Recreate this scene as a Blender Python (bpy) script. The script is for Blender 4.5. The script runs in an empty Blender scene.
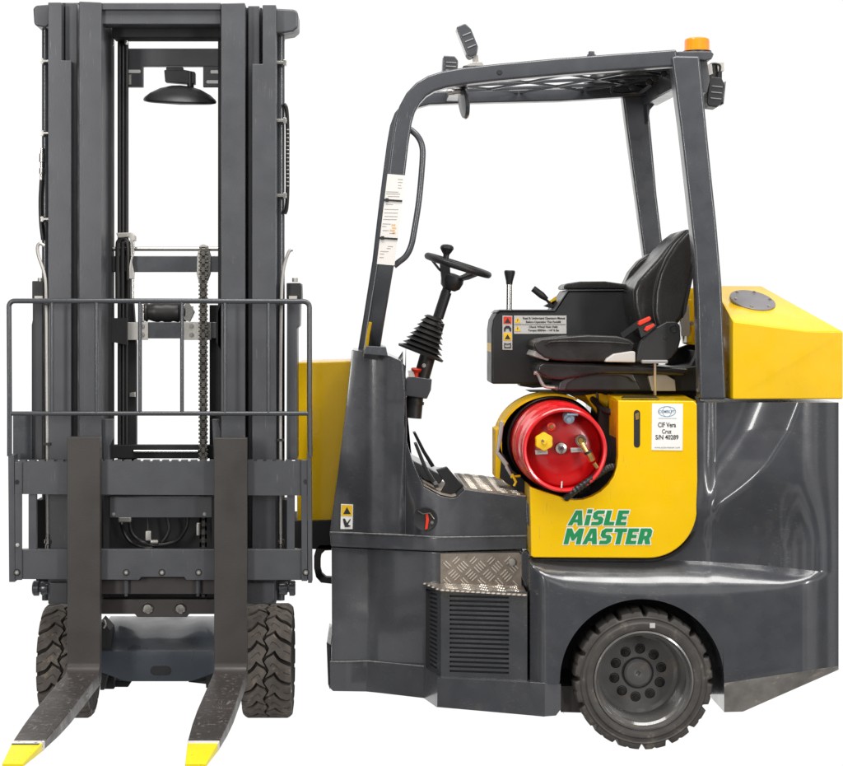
import bpy, bmesh, math, random
from mathutils import Vector, Matrix
random.seed(7)
sc = bpy.context.scene
COL = sc.collection
PI = math.pi
# ---------------------------------------------------------------- camera geometry
H, CD, F, VX, VY = 1.44, 6.2, 1860.0, 373.0, 320.0
def S(Y): return (CD + Y) / F
def P(px, py, Y): return Vector(((px - VX) * S(Y), Y, H + (VY - py) * S(Y)))
def lerp(tab, x):
    if x <= tab[0][0]: return tab[0][1]
    for (a, b), (c, d) in zip(tab, tab[1:]):
        if x <= c: return b + (d - b) * (x - a) / (c - a) if c > a else d
    return tab[-1][1]
def smooth(t):
    t = max(0.0, min(1.0, t)); return t * t * (3 - 2 * t)

# ---------------------------------------------------------------- materials
def mat(name, col, rough=.4, metal=0, coat=0, noise=0.06, nscale=6, bump=0, bscale=200, spec=.5, coat_rough=.08, rvar=.08, dirt=None, scr=None):
    m = bpy.data.materials.new(name); m.use_nodes = True
    nt = m.node_tree; N = nt.nodes; L = nt.links
    b = N['Principled BSDF']
    b.inputs['Metallic'].default_value = metal
    b.inputs['Specular IOR Level'].default_value = spec
    if coat:
        b.inputs['Coat Weight'].default_value = coat; b.inputs['Coat Roughness'].default_value = coat_rough
    tc = N.new('ShaderNodeTexCoord')
    geo = N.new('ShaderNodeNewGeometry')
    n1 = N.new('ShaderNodeTexNoise'); n1.inputs['Scale'].default_value = nscale; n1.inputs['Detail'].default_value = 6
    L.new(geo.outputs['Position'], n1.inputs['Vector'])
    mr = N.new('ShaderNodeMapRange'); mr.inputs[1].default_value = .3; mr.inputs[2].default_value = .7
    mr.inputs[3].default_value = 1 - noise; mr.inputs[4].default_value = 1 + noise
    L.new(n1.outputs['Fac'], mr.inputs[0])
    mx = N.new('ShaderNodeVectorMath'); mx.operation = 'SCALE'
    mx.inputs[0].default_value = col
    L.new(mr.outputs[0], mx.inputs['Scale'])
    out = mx.outputs[0]
    if dirt:
        dc, thr, dsc = dirt
        n3 = N.new('ShaderNodeTexNoise'); n3.inputs['Scale'].default_value = dsc; n3.inputs['Detail'].default_value = 9; n3.inputs['Roughness'].default_value = .7
        L.new(geo.outputs['Position'], n3.inputs['Vector'])
        r3 = N.new('ShaderNodeMapRange'); r3.inputs[1].default_value = thr; r3.inputs[2].default_value = thr + .06
        L.new(n3.outputs['Fac'], r3.inputs[0])
        mm = N.new('ShaderNodeMixRGB'); L.new(r3.outputs[0], mm.inputs[0]); L.new(out, mm.inputs[1]); mm.inputs[2].default_value = (*dc, 1)
        out = mm.outputs[0]
    if scr:      # fine directional scratches: colour, threshold, stretch
        dc, thr, st_ = scr
        mp = N.new('ShaderNodeMapping'); mp.inputs['Scale'].default_value = st_; mp.inputs['Rotation'].default_value = (.2, .35, .1)
        L.new(geo.outputs['Position'], mp.inputs[0])
        n5 = N.new('ShaderNodeTexNoise'); n5.inputs['Scale'].default_value = 1; n5.inputs['Detail'].default_value = 3
        L.new(mp.outputs[0], n5.inputs['Vector'])
        n6 = N.new('ShaderNodeTexNoise'); n6.inputs['Scale'].default_value = 7; n6.inputs['Detail'].default_value = 5
        L.new(geo.outputs['Position'], n6.inputs['Vector'])
        r5 = N.new('ShaderNodeMapRange'); r5.inputs[1].default_value = thr; r5.inputs[2].default_value = thr + .05; L.new(n5.outputs['Fac'], r5.inputs[0])
        r6 = N.new('ShaderNodeMapRange'); r6.inputs[1].default_value = .52; r6.inputs[2].default_value = .62; r6.inputs[4].default_value = .7; L.new(n6.outputs['Fac'], r6.inputs[0])
        mm5 = N.new('ShaderNodeMath'); mm5.operation = 'MULTIPLY'; L.new(r5.outputs[0], mm5.inputs[0]); L.new(r6.outputs[0], mm5.inputs[1])
        mx5 = N.new('ShaderNodeMixRGB'); L.new(mm5.outputs[0], mx5.inputs[0]); L.new(out, mx5.inputs[1]); mx5.inputs[2].default_value = (*dc, 1)
        out = mx5.outputs[0]
    L.new(out, b.inputs['Base Color'])
    mr2 = N.new('ShaderNodeMapRange'); mr2.inputs[1].default_value = .3; mr2.inputs[2].default_value = .7
    mr2.inputs[3].default_value = max(.02, rough - rvar); mr2.inputs[4].default_value = min(1, rough + rvar)
    n2 = N.new('ShaderNodeTexNoise'); n2.inputs['Scale'].default_value = 14; n2.inputs['Detail'].default_value = 8
    L.new(geo.outputs['Position'], n2.inputs['Vector']); L.new(n2.outputs['Fac'], mr2.inputs[0])
    L.new(mr2.outputs[0], b.inputs['Roughness'])
    if bump:
        n4 = N.new('ShaderNodeTexNoise'); n4.inputs['Scale'].default_value = bscale; n4.inputs['Detail'].default_value = 4
        L.new(geo.outputs['Position'], n4.inputs['Vector'])
        bp = N.new('ShaderNodeBump'); bp.inputs['Strength'].default_value = bump; bp.inputs['Distance'].default_value = .002
        L.new(n4.outputs['Fac'], bp.inputs['Height']); L.new(bp.outputs[0], b.inputs['Normal'])
    return m
M = {}
M['body']   = mat('charcoal_gloss_paint', (.052, .054, .061), .28, coat=.8, noise=.10, bump=.12, bscale=38, coat_rough=.10, scr=((.17,.165,.16), .63, (60,60,500)), dirt=((.075,.074,.074), .63, 5))
M['mast']   = mat('mast_satin_paint', (.065, .067, .074), .36, noise=.12, scr=((.17,.165,.16), .65, (420,420,14)), bump=.18, bscale=260, dirt=((.13, .13, .14), .70, 9))
M['guard']  = mat('guard_paint', (.048, .051, .058), .30, coat=.5, scr=((.2,.2,.2), .66, (300,300,30)), bump=.12, bscale=200, coat_rough=.15)
M['axle']   = mat('axle_paint', (.05, .06, .075), .32, coat=.55, bump=.3, bscale=30, coat_rough=.12)
M['fork']   = mat('fork_steel', (.052, .045, .043), .45, metal=.2, noise=.15, bump=.15, bscale=160)
M['forkworn'] = mat('fork_steel_worn', (.058, .050, .047), .42, metal=.3, noise=.2, bump=.3, bscale=120, dirt=((.22, .195, .18), .57, 48), scr=((.34,.31,.29), .60, (230,16,230)))
M['tip_yellow'] = mat('yellow_tip_paint', (.90, .74, .005), .45, noise=.06, dirt=((.42, .20, .04), .63, 38))
M['tip_white'] = mat('white_band_paint', (.75, .72, .68), .55, noise=.1, dirt=((.2,.17,.15), .58, 60))
M['yellow'] = mat('yellow_gloss_paint', (.84, .51, .001), .30, coat=.4, spec=.3, scr=((.55,.33,.05), .65, (200,200,25)), noise=.04, bump=.1, bscale=18, coat_rough=.08)
M['red']    = mat('red_cylinder_paint', (.80, .010, .016), .30, coat=.6, noise=.12, bump=.15, bscale=60, dirt=((.50, .12, .08), .68, 16))
M['redend'] = mat('red_end_paint', (.47, .0035, .005), .34, coat=.3, noise=.2, bump=.2, bscale=40, dirt=((.5, .06, .06), .63, 14))
M['redbit'] = mat('red_plastic', (.70, .035, .01), .4)
M['black']  = mat('black_plastic', (.014, .014, .015), .45, bump=.2, bscale=400)
M['yellowsatin'] = mat('yellow_satin_paint', (.80, .47, .002), .6, noise=.12, spec=.2, dirt=((.25,.16,.05), .60, 14))
M['seam'] = mat('lit_weld_seam', (.19,.19,.19), .4, noise=.3, nscale=80, bump=.8, bscale=120)  # weld bead, its highlight put into a lighter grey
M['hatch']  = mat('hatch_grey_paint', (.20,.19,.20), .45)
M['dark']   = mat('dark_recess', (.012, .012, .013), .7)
M['rubberhose'] = mat('hose_rubber', (.016, .015, .015), .42)
M['vinyl']  = mat('black_vinyl', (.020, .018, .017), .29, noise=.15, bump=.25, bscale=90, rvar=.1)
M['tyre']   = mat('tyre_rubber', (.110, .094, .082), .78, noise=.3, dirt=((.20,.165,.13), .56, 18), nscale=25, bump=.4, bscale=220)
M['tyrecore'] = mat('tyre_groove', (.022, .019, .017), .9)
M['steel']  = mat('bright_steel', (.55, .53, .50), .25, metal=1, noise=.12, bump=.03, bscale=80)
M['zinc']   = mat('zinc_plate', (.50, .48, .45), .45, metal=.7, noise=.12, bump=.2)
M['chain']  = mat('chain_steel', (.16, .15, .135), .35, metal=.9, noise=.2)
M['tread']  = mat('chequer_plate', (.25, .21, .175), .42, metal=.6, noise=.22, nscale=12, bump=.4, bscale=60, dirt=((.20, .14, .09), .60, 26))
M['treadbar'] = mat('chequer_plate_bars', (.68, .62, .54), .32, metal=.7, noise=.15, nscale=20)
M['worn']   = mat('scraped_casting', (.24, .225, .21), .4, metal=.3, noise=.25, nscale=18, bump=.6, bscale=45, dirt=((.45, .38, .31), .54, 13))
M['paper']  = mat('white_paper', (.66, .63, .60), .7, noise=.04)
M['sheet']  = mat('label_sheet', (.82, .80, .77), .5, noise=.03)
M['alu']    = mat('label_silver', (.52, .50, .48), .5, noise=.05)
M['ink']    = mat('ink_black', (.02, .02, .02), .6)
M['inkgrey']= mat('ink_grey', (.30, .29, .28), .6)
M['inkblue']= mat('ink_blue', (.12, .24, .38), .6)
M['inkbrown']= mat('ink_orange', (.65, .40, .20), .6)
M['green']  = mat('logo_green', (.008, .25, .075), .4)
M['white']  = mat('logo_white', (.80, .80, .78), .4)
M['warn']   = mat('warning_yellow', (.85, .52, .01), .45)
M['warnred']= mat('warning_red', (.75, .05, .015), .45)
M['tyreside'] = mat('tyre_sidewall', (.058, .051, .046), .6, noise=.25, dirt=((.13,.11,.09), .58, 20), nscale=20, bump=.3, bscale=150)
M['brass']  = mat('brass', (.62, .40, .13), .3, metal=.9, noise=.15)
M['amber']  = mat('amber_lens', (.85, .22, .003), .2, coat=.5, noise=.1)
M['lens']   = mat('lamp_lens', (.45, .45, .47), .12, metal=.6)
M['knobgrey'] = mat('grey_plastic', (.28, .27, .27), .45)
M['floor']  = mat('worn_floor', (.33, .28, .23), .6, metal=.3, noise=.25, nscale=20)
M['hub']    = mat('wheel_paint', (.115, .110, .106), .24, coat=.8, dirt=((.16,.13,.10), .58, 22), noise=.1, nscale=14, bump=.15)
M['bluecap'] = mat('blue_grey_cap', (.28, .36, .45), .35)

# ---------------------------------------------------------------- mesh building
WL = {}     # world location of each object
class MB:
    def __init__(s): s.bm = bmesh.new(); s.mi = 0
    def face(s, pts):
        f = s.bm.faces.new([s.bm.verts.new(p) for p in pts]); f.material_index = s.mi; return f
    def verts_faces(s, vs, fs):
        v = [s.bm.verts.new(p) for p in vs]
        for f in fs:
            try:
                g = s.bm.faces.new([v[i] for i in f]); g.material_index = s.mi
            except ValueError: pass
    def box(s, a, b, mtx=None):
        x0, y0, z0 = a; x1, y1, z1 = b
        vs = [Vector(p) for p in ((x0,y0,z0),(x1,y0,z0),(x1,y1,z0),(x0,y1,z0),(x0,y0,z1),(x1,y0,z1),(x1,y1,z1),(x0,y1,z1))]
        if mtx: vs = [mtx @ v for v in vs]
        s.verts_faces(vs, [(0,3,2,1),(4,5,6,7),(0,1,5,4),(1,2,6,5),(2,3,7,6),(3,0,4,7)]); return s
    def pbox(s, x0, x1, y0, y1, Y0, Y1):      # near face seen at these px at depth Y0
        a = P(x0, y1, Y0); b = P(x1, y0, Y0)
        return s.box((a.x, Y0, a.z), (b.x, Y1, b.z))
    def slab(s, outline, Y0, Y1, breaks=()):   # Y0 number or table over px
        yf = (lambda x: Y0) if not isinstance(Y0, (list, tuple)) else (lambda x: lerp(Y0, x))
        bs = sorted(set(breaks))
        xs = [p[0] for p in outline]
        cuts = [min(xs) - 1] + [b for b in bs if min(xs) < b < max(xs)] + [max(xs) + 1]
        tb = bmesh.new()
        for lo, hi in zip(cuts, cuts[1:]):
            poly = outline
            for side, lim in ((1, lo), (-1, hi)):
                out = []
                for i, p in enumerate(poly):
                    q = poly[(i + 1) % len(poly)]
                    pin = side * (p[0] - lim) >= -1e-9; qin = side * (q[0] - lim) >= -1e-9
                    if pin: out.append(p)
                    if pin != qin:
                        t = (lim - p[0]) / (q[0] - p[0]); out.append((lim, p[1] + t * (q[1] - p[1])))
                poly = out
            clean = []
            for p in poly:
                if not clean or abs(p[0]-clean[-1][0]) + abs(p[1]-clean[-1][1]) > 1e-6: clean.append(p)
            if len(clean) > 2 and abs(clean[0][0]-clean[-1][0]) + abs(clean[0][1]-clean[-1][1]) < 1e-6: clean.pop()
            if len(clean) < 3: continue
            tb.faces.new([tb.verts.new(P(p[0], p[1], yf(p[0]))) for p in clean])
        bmesh.ops.remove_doubles(tb, verts=tb.verts, dist=1e-5)
        r = bmesh.ops.extrude_face_region(tb, geom=list(tb.faces))
        for v in r['geom']:
            if isinstance(v, bmesh.types.BMVert): v.co.y = Y1
        bmesh.ops.recalc_face_normals(tb, faces=tb.faces)
        s.join(tb); return s
    def join(s, tb):
        vm = {}
        for v in tb.verts: vm[v] = s.bm.verts.new(v.co)
        for f in tb.faces:
            try:
                g = s.bm.faces.new([vm[v] for v in f.verts]); g.material_index = s.mi
            except ValueError: pass
        tb.free()
    def tube(s, pts, r, n=12, prof=None, up=None, closed=False, caps=True):
        pts = [Vector(p) for p in pts]; rings = []
        k = len(pts)
        u = None
        for i, p in enumerate(pts):
            if closed: t = pts[(i+1) % k] - pts[i-1]
            else: t = pts[min(i+1, k-1)] - pts[max(i-1, 0)]
            t.normalize()
            if up is not None:
                w = Vector(up); w = (w - t * w.dot(t)).normalized()
            else:
                if u is None:
                    a = Vector((0,0,1)) if abs(t.z) < .9 else Vector((1,0,0))
                    w = (a - t * a.dot(t)).normalized()
                else: w = (u - t * u.dot(t)).normalized()
            u = w; v = t.cross(w)
            rr = r[i] if isinstance(r, (list, tuple)) else r
            if prof: ring = [p + w * a * 1.0 + v * b for a, b in prof]
            else: ring = [p + (w * math.cos(2*PI*j/n) + v * math.sin(2*PI*j/n)) * rr for j in range(n)]
            rings.append([s.bm.verts.new(q) for q in ring])
        m = len(rings[0])
        for i in range(k if closed else k - 1):
            A = rings[i]; B = rings[(i+1) % k]
            for j in range(m):
                g = s.bm.faces.new((A[j], A[(j+1)%m], B[(j+1)%m], B[j])); g.material_index = s.mi
        if caps and not closed:
            for R in (list(reversed(rings[0])), rings[-1]):
                g = s.bm.faces.new(R); g.material_index = s.mi
        return s
    def cyl(s, a, b, r, n=20, r2=None): return s.tube([a, b], [r, r if r2 is None else r2], n)
    def lathe(s, prof, c, axis, n=32, mod=None, closed=False):   # prof (r, d along axis)
        c = Vector(c); ax = Vector(axis).normalized()
        a = Vector((0,0,1)) if abs(ax.z) < .9 else Vector((1,0,0))
        w = (a - ax * a.dot(ax)).normalized(); v = ax.cross(w)
        rings = []
        for (r, d) in prof:
            if r < 1e-6: rings.append([s.bm.verts.new(c + ax * d)]); continue
            rings.append([s.bm.verts.new(c + ax * d + (w * math.cos(2*PI*j/n) + v * math.sin(2*PI*j/n)) * (mod(r, d, j) if mod else r)) for j in range(n)])
        prs = list(zip(rings, rings[1:]))
        if closed: prs.append((rings[-1], rings[0]))
        for A, B in prs:
            for j in range(n):
                k = (j + 1) % n
                if len(A) == 1 and len(B) == 1: continue
                if len(A) == 1: f = (A[0], B[k], B[j])
                elif len(B) == 1: f = (A[j], A[k], B[0])
                else: f = (A[j], A[k], B[k], B[j])
                g = s.bm.faces.new(f); g.material_index = s.mi
        return s
    def build(s, name, m, parent=None, bevel=0, seg=2, ang=35, recalc=True, wn=True, subsurf=0, label=None, stuff=False):
        bmesh.ops.remove_doubles(s.bm, verts=s.bm.verts, dist=1e-6)
        if recalc: bmesh.ops.recalc_face_normals(s.bm, faces=s.bm.faces)
        xs = [v.co for v in s.bm.verts]
        c = Vector([(min(v[i] for v in xs) + max(v[i] for v in xs)) / 2 for i in range(3)])
        for v in s.bm.verts: v.co -= c
        me = bpy.data.meshes.new(name); s.bm.to_mesh(me); s.bm.free()
        ms = m if isinstance(m, (list, tuple)) else [m]
        for q in ms: me.materials.append(M[q])
        me.polygons.foreach_set('use_smooth', [True] * len(me.polygons))
        me.set_sharp_from_angle(angle=math.radians(ang))
        o = bpy.data.objects.new(name, me); COL.objects.link(o)
        place(o, c, parent)
        if bevel:
            b = o.modifiers.new('bevel', 'BEVEL'); b.width = bevel; b.segments = seg; b.limit_method = 'ANGLE'; b.angle_limit = math.radians(30)
            if wn:
                w = o.modifiers.new('wn', 'WEIGHTED_NORMAL'); w.keep_sharp = False
        if subsurf:
            q = o.modifiers.new('sub', 'SUBSURF'); q.levels = q.render_levels = subsurf
        if label: o['label'] = label
        if stuff: o['kind'] = 'stuff'
        return o
def place(o, w, parent):
    WL[o] = Vector(w)
    if parent: o.parent = parent; o.location = WL[o] - WL[parent]
    else: o.location = w
def clone(o, delta, parent=None):
    c = o.copy(); COL.objects.link(c)
    place(c, WL[o] + Vector(delta), parent if parent else o.parent)
    return c
def clone_tree(o, delta, parent=None):
    kids = [k for k in WL if k.parent == o]
    c = clone(o, delta, parent)
    for k in kids:
        d = k.copy(); COL.objects.link(d); place(d, WL[k] + Vector(delta), c)
    return c
def arcpts(c, r, a0, a1, n, plane='xz'):
    out = []
    for i in range(n + 1):
        a = math.radians(a0 + (a1 - a0) * i / n)
        out.append((c[0] + r * math.cos(a), c[1] + r * math.sin(a)))
    return out
def text_mesh(txt, x0, x1, y0, y1, Y, offset=0.0, shear=0.0, depth=.0006, mb=None, fit=None, space=1.0, fitw=True):
    cu = bpy.data.curves.new('t', 'FONT'); cu.body = txt; cu.offset = offset; cu.size = 1; cu.space_character = space
    cu.resolution_u = 3
    ob = bpy.data.objects.new('t', cu); me = bpy.data.meshes.new_from_object(ob)
    vs = [v.co.copy() for v in me.vertices]
    fs = [tuple(p.vertices) for p in me.polygons]
    bpy.data.objects.remove(ob); bpy.data.curves.remove(cu); bpy.data.meshes.remove(me)
    for v in vs: v.x += v.y * shear
    if fit is None:
        mx0 = min(v.x for v in vs); mx1 = max(v.x for v in vs); my0 = min(v.y for v in vs); my1 = max(v.y for v in vs)
        fit = (mx0, mx1, my0, my1)
    mx0, mx1, my0, my1 = fit
    def W(v):
        return P(x0 + (v.x - mx0) / (mx1 - mx0) * (x1 - x0), y1 + (v.y - my0) / (my1 - my0) * (y0 - y1), Y) - Vector((0, 0, 0))
    tb = bmesh.new()
    vv = [tb.verts.new(W(v)) for v in vs]
    for f in fs:
        try: tb.faces.new([vv[i] for i in f])
        except ValueError: pass
    r = bmesh.ops.extrude_face_region(tb, geom=list(tb.faces))
    for v in r['geom']:
        if isinstance(v, bmesh.types.BMVert): v.co.y = Y + depth
    bmesh.ops.recalc_face_normals(tb, faces=tb.faces)
    mb.join(tb)
    return fit
def bolt(pos, r, h, parent, name='bolt', m='steel', axis=(0,-1,0), hexa=True):
    b = MB(); b.lathe([(0,h),(r*.9,h),(r,h*.8),(r,0),(0,0)], pos, axis, 6 if hexa else 16)
    b.lathe([(0,h*.35),(r*1.45,h*.35),(r*1.45,-.001),(0,-.001)], pos, axis, 20)
    return b.build(name, m, parent)

def treadplate(mb, A, B, C, D, nu, nv, nrm, h=.0025, L=.27, w=.036, k=4, sp=.165):
    """raised five-bar pattern on quad A-B-C-D (A->B is u, A->D is v); rows of bars lean left and right in turn; material index 1"""
    A, B, C, D = map(Vector, (A, B, C, D)); nrm = Vector(nrm).normalized() * h
    def Q(u, v): return A*(1-u)*(1-v) + B*u*(1-v) + C*u*v + D*(1-u)*v
    mb.mi = 1
    for r in range(-1, int(nv*2) + 2):
        for i in range(-1, int(nu) + 2):
            d = 1 if r % 2 else -1
            gx, gy = i + .25 + .5*(r % 2), (r + .5)*.5
            for q in range(k):
                o = (q - (k-1)/2) * sp
                cx, cy = gx + o*.707, gy - o*.707*d
                dx, dy = .707*L, .707*L*d
                nx, ny = -.707*d*w, .707*w
                pts = [(cx-dx, cy-dy), (cx-dx*.8+nx, cy-dy*.8+ny), (cx+dx*.8+nx, cy+dy*.8+ny), (cx+dx, cy+dy), (cx+dx*.8-nx, cy+dy*.8-ny), (cx-dx*.8-nx, cy-dy*.8-ny)]
                if any(not (0.02 <= a <= nu-.02 and 0.02 <= b <= nv-.02) for a, b in pts): continue
                base = [Q(a/nu, b/nv) for a, b in pts]
                cc = sum(base, Vector()) / 6
                top = [cc + (p - cc)*.8 + nrm for p in base]
                mb.verts_faces(base + top, [(6,7,8,9,10,11)] + [(t, (t+1)%6, 6+(t+1)%6, 6+t) for t in range(6)])
    mb.mi = 0

# ================================================================= FORKLIFT
fl = bpy.data.objects.new('forklift', None); COL.objects.link(fl)
place(fl, (.5, .55, 0), None)
fl['label'] = 'grey and yellow articulated forklift with its mast turned sideways and open driver cab'
fl['category'] = 'forklift'

# ---- nose chassis
YS = [(325,.43),(367,.41),(422,.31),(440,.29),(527,.24)]
BR = (367, 383, 422, 440)
up = MB()
up.slab([(352,350),(374,352.5),(390,356),(401,361),(405.5,367),(404.5,395),(404.5,425),(408,445),(413,463),(420,479),(424,487),(440,496),(452,498.5),(457,497),(465,489.5),
         (526,497.5),(527,535),(440,536.5),(373,533),(330,531),(337,480),(345,415)],
        [(325,.43),(352,.44),(367,.40),(383,.385),(405,.345),(422,.31),(440,.29),(527,.24)], .98, (360, 367, 383, 398, 405.5, 422, 440, 465))
nose = up.build('front_cowl', 'body', fl, bevel=.006, seg=3)
b = MB(); b.slab([(329.5,531.5),(373,533.5),(440,537),(527,535.5),(527,549),(440,551.5),(373,548.5),(331,546.5)], [(a, y-.014) for a, y in YS], .985, BR)
b.build('cowl_band', 'body', nose, bevel=.005, seg=2)
low = MB(); low.slab([(331.5,547),(373,549),(440,552),(529,550),(530,684),(440,680),(367,664),(332,664)], YS, .97, BR)
low.build('front_chassis', 'body', fl, bevel=.004)
YPL = [(329,.42),(367,.40),(422,.30),(437,.134),(544,-.005),(560,.02)]
pl = MB(); pl.slab([(330,662),(367.6,661),(424,666.5),(438,677.5),(531,682),(561,684),(561,709),(556,715.5),(544,716.5),(437,707),(422,697),(366,691.5),(333,691),(330,688)],
                   YPL, .95, (345, 367, 424, 437.5, 530, 545))
pl.build('plinth', 'body', fl, bevel=.005, seg=3)
b = MB(); b.slab([(326.5,642),(331,645),(331,664),(330,690),(328,684)], .5, .93); b.build('bumper', 'body', fl, bevel=.003)

b = MB(); b.tube([P(q_, w_, lerp(YS, q_)-.0155) for q_, w_ in [(330,532),(351,532.8),(367,533.4),(395,534.5),(422,536),(440,537.2),(480,536.6),(526,535.8)]], [.0022+.0008*(k%2) for k in range(8)], 8); b.build('lit_weld_seam', 'seam', nose)
b = MB(); b.tube([P(q_, w_, lerp(YPL, q_)-.001) for q_, w_ in [(330.5,661.5),(345,661.4),(367.6,660.8),(395,663.6),(424,666.2)]], .0024, 8); b.build('lit_weld_seam', 'seam', nose)
# inspection hole with red lever
b = MB()
c = P(425, 519, .292)
b.lathe([(0,.0035),(.037,.0035),(.0385,.0045),(.0405,.0045),(.0415,-.01),(0,-.01)], c, (-.03,-1,0), 40)
hole = b.build('inspection_port', 'dark', nose)
b = MB(); b.slab([(425.5,514),(428,513),(429,520),(427.5,529),(425,529.5),(426,520)], .283, .288); b.build('lever', 'redbit', hole, bevel=.0006)
b = MB(); b.tube([P(418,511,.281), P(423,514,.279), P(430,513,.281), P(434,519,.281)], .0022, 8); b.build('cable', 'chain', hole)
bolt(P(432, 522.5, .287), .004, .004, hole)

# warning decal on nose
def tri(mb, cx, cy, w, h, Y, d=.0006):
    mb.slab([(cx, cy-h/2), (cx+w/2, cy+h/2), (cx-w/2, cy+h/2)], Y, Y+d)
b = MB(); b.slab([(341,504),(353,504.5),(352.5,529),(340.5,529)], .4185, .425)
dec = b.build('warning_decal', 'sheet', nose)
b = MB(); b.slab([(341.6,504.8),(352.4,505.2),(352.2,516),(341.3,516)], .4175, .4184); b.build('yellow_field', 'warn', dec)
b = MB(); tri(b, 347, 510.5, 7.5, 7, .4165); b.slab([(343,518.5),(345,518.5),(347,523),(350.5,518.5),(350.5,520),(348,524.5),(351,526),(348,527),(345,527),(343.5,522)], .4165, .4171)
b.build('pictogram', 'ink', dec)

# ---- step: chequer riser + grille box
b = MB(); b.slab([(440.5,553.5),(519,552.5),(521,554.5),(521.5,590),(440.5,588)], [(440,.272),(527,.226)], .33)
A = P(441,587,.272); Bq = P(521,589,.229); Cq = P(521,555,.229); Dq = P(441,555,.272)
treadplate(b, A, Bq, Cq, Dq, 4.6, 1.95, (0,-1,0), h=.003)
ris = b.build('step_riser', ['tread','treadbar'], fl, recalc=True)
b = MB(); b.lathe([(0,.012),(.011,.011),(.013,.006),(.013,0)], P(512,562,.23), (0,-1,0), 24); b.build('lock_cap', 'zinc', ris)
YG = [(424,.325),(441,.155),(527,.035)]
step = MB()
z = P(441, 589.5, .155).z
x = lambda px, Y: (px-VX)*S(Y)
quad = [(x(423,.325), .325), (x(440,.15), .15), (x(527,.03), .03), (x(528,.03), .30), (x(424,.33), .36)]
step.verts_faces([(a, y, z-.004) for a, y in quad] + [(a, y, z+.003) for a, y in quad], [(0,1,2,3,4),(5,6,7,8,9)] + [(i,(i+1)%5,5+(i+1)%5,5+i) for i in range(5)])
treadplate(step, (quad[1][0], quad[1][1], z+.003), (quad[2][0], quad[2][1], z+.003), (quad[3][0], quad[3][1]-.01, z+.003), (x(437,.30), .30, z+.003), 5, 3.5, (0,0,1))
step.mi = 1
for i in range(17):      # serrated edge
    t = (i + .5) / 17
    p = Vector((quad[1][0]*(1-t)+quad[2][0]*t, quad[1][1]*(1-t)+quad[2][1]*t - .0015, z + .001))
    step.lathe([(0,.006),(.006,.004),(.008,0),(0,0)], p - Vector((0,0,.003)), (0,0,1), 8)
for i in range(4):
    t = (i + .5) / 4
    p = Vector((quad[0][0]*(1-t)+quad[1][0]*t, quad[0][1]*(1-t)+quad[1][1]*t - .0015, z - .002))
    step.lathe([(0,.006),(.006,.004),(.008,0),(0,0)], p, (0,0,1), 8)
step.build('step_tread', ['tread','treadbar'], fl)
g = MB()
def gp(x0, x1, y0, y1): g.slab([(x0,y0),(x1,y0),(x1,y1),(x0,y1)], YG, .36 if x1 < 441.2 else .17) 
def sheet(x0, x1, ya0, ya1, yb0, yb1):  # thin sheet following the facets, corners left (ya) / right (yb)
    f = [P(x0, ya0, lerp(YG,x0)), P(x1, yb0, lerp(YG,x1)), P(x1, yb1, lerp(YG,x1)), P(x0, ya1, lerp(YG,x0))]
    n = (f[1]-f[0]).cross(f[3]-f[0]).normalized() * .006
    if n.y < 0: n = -n
    vs = f + [q + n for q in f]
    g.verts_faces(vs, [(0,1,2,3),(7,6,5,4)] + [(i,(i+1)%4,4+(i+1)%4,4+i) for i in range(4)])
def ytop(px): return 586.5 + (lerp([(424,-1),(441,3.2),(527,5.5)], px))
def ybot(px): return lerp([(424,668),(441,679.5),(527,682.5)], px)
def yy(px, t): return ytop(px) + (ybot(px) - ytop(px)) * t
def sh(x0, x1, t0, t1): sheet(x0, x1, yy(x0,t0), yy(x0,t1), yy(x1,t0), yy(x1,t1))
n = 17
T = [(.055 + i * .885 / n) for i in range(n + 1)]
sh(424, 427.5, 0, 1); sh(427.5, 437, 0, T[0]); sh(427.5, 437, T[-1], 1); sh(437, 441, 0, 1)
sh(441, 449.5, 0, 1); sh(449.5, 509, 0, T[0]); sh(449.5, 509, T[-1], 1); sh(509, 527, 0, 1)
for i in range(n):
    dt = (T[1] - T[0])
    sh(427.5, 437, T[i] + dt * .5, T[i+1]); sh(449.5, 509, T[i] + dt * .45, T[i+1])
# right edge return and inner black box
grille = g.build('grille_box', 'body', fl)
b = MB(); b.slab([(425.5,588),(441,592),(526,594),(526,681),(441,678),(425.5,667)], [(a, y+.012) for a, y in YG], .27, (441,)); b.build('grille_core', 'dark', grille)
b = MB(); b.slab([(422.3,587),(424.6,588),(424.6,642),(422.3,640)], .325, .35); b.build('grille_flange', 'dark', grille)
b = MB(); b.slab([(521.5,553),(523,551),(529,553),(533,575),(533,592),(527,590),(522,578)], .20, .3); b.build('step_side_plate', 'body', fl, bevel=.003)

# ---- cab floor plate
A = P(465,489.3,.30); Bq = P(526,497.3,.25); z1 = Bq.z; z0 = A.z
Cq = Vector((Bq.x, .93, z1)); Dq = Vector((A.x-.01, .93, z0))
b = MB(); e = Vector((0,0,.006)); q = [A, Bq, Cq, Dq]
b.verts_faces([p+e*.2 for p in q] + [p+e for p in q], [(0,1,2,3),(4,5,6,7)] + [(i,(i+1)%4,4+(i+1)%4,4+i) for i in range(4)])
treadplate(b, A+e, Bq+e, Cq+e, Dq+e, 4, 12, (0,0,1))
b.build('floor_plate', ['tread','treadbar'], fl)
b = MB(); pts = [(424,486.5),(440,495.3),(452,497.8),(457,496.3),(465,489)]
for (a, c_) in zip(pts, pts[1:]):
    p, q = P(a[0],a[1],.33), P(c_[0],c_[1],.33)
    b.face([p+e*.5, q+e*.5, Vector((q.x,.93,q.z))+e*.5, Vector((p.x,.93,p.z))+e*.5])
b.build('foot_well', 'floor', fl, recalc=False)
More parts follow.
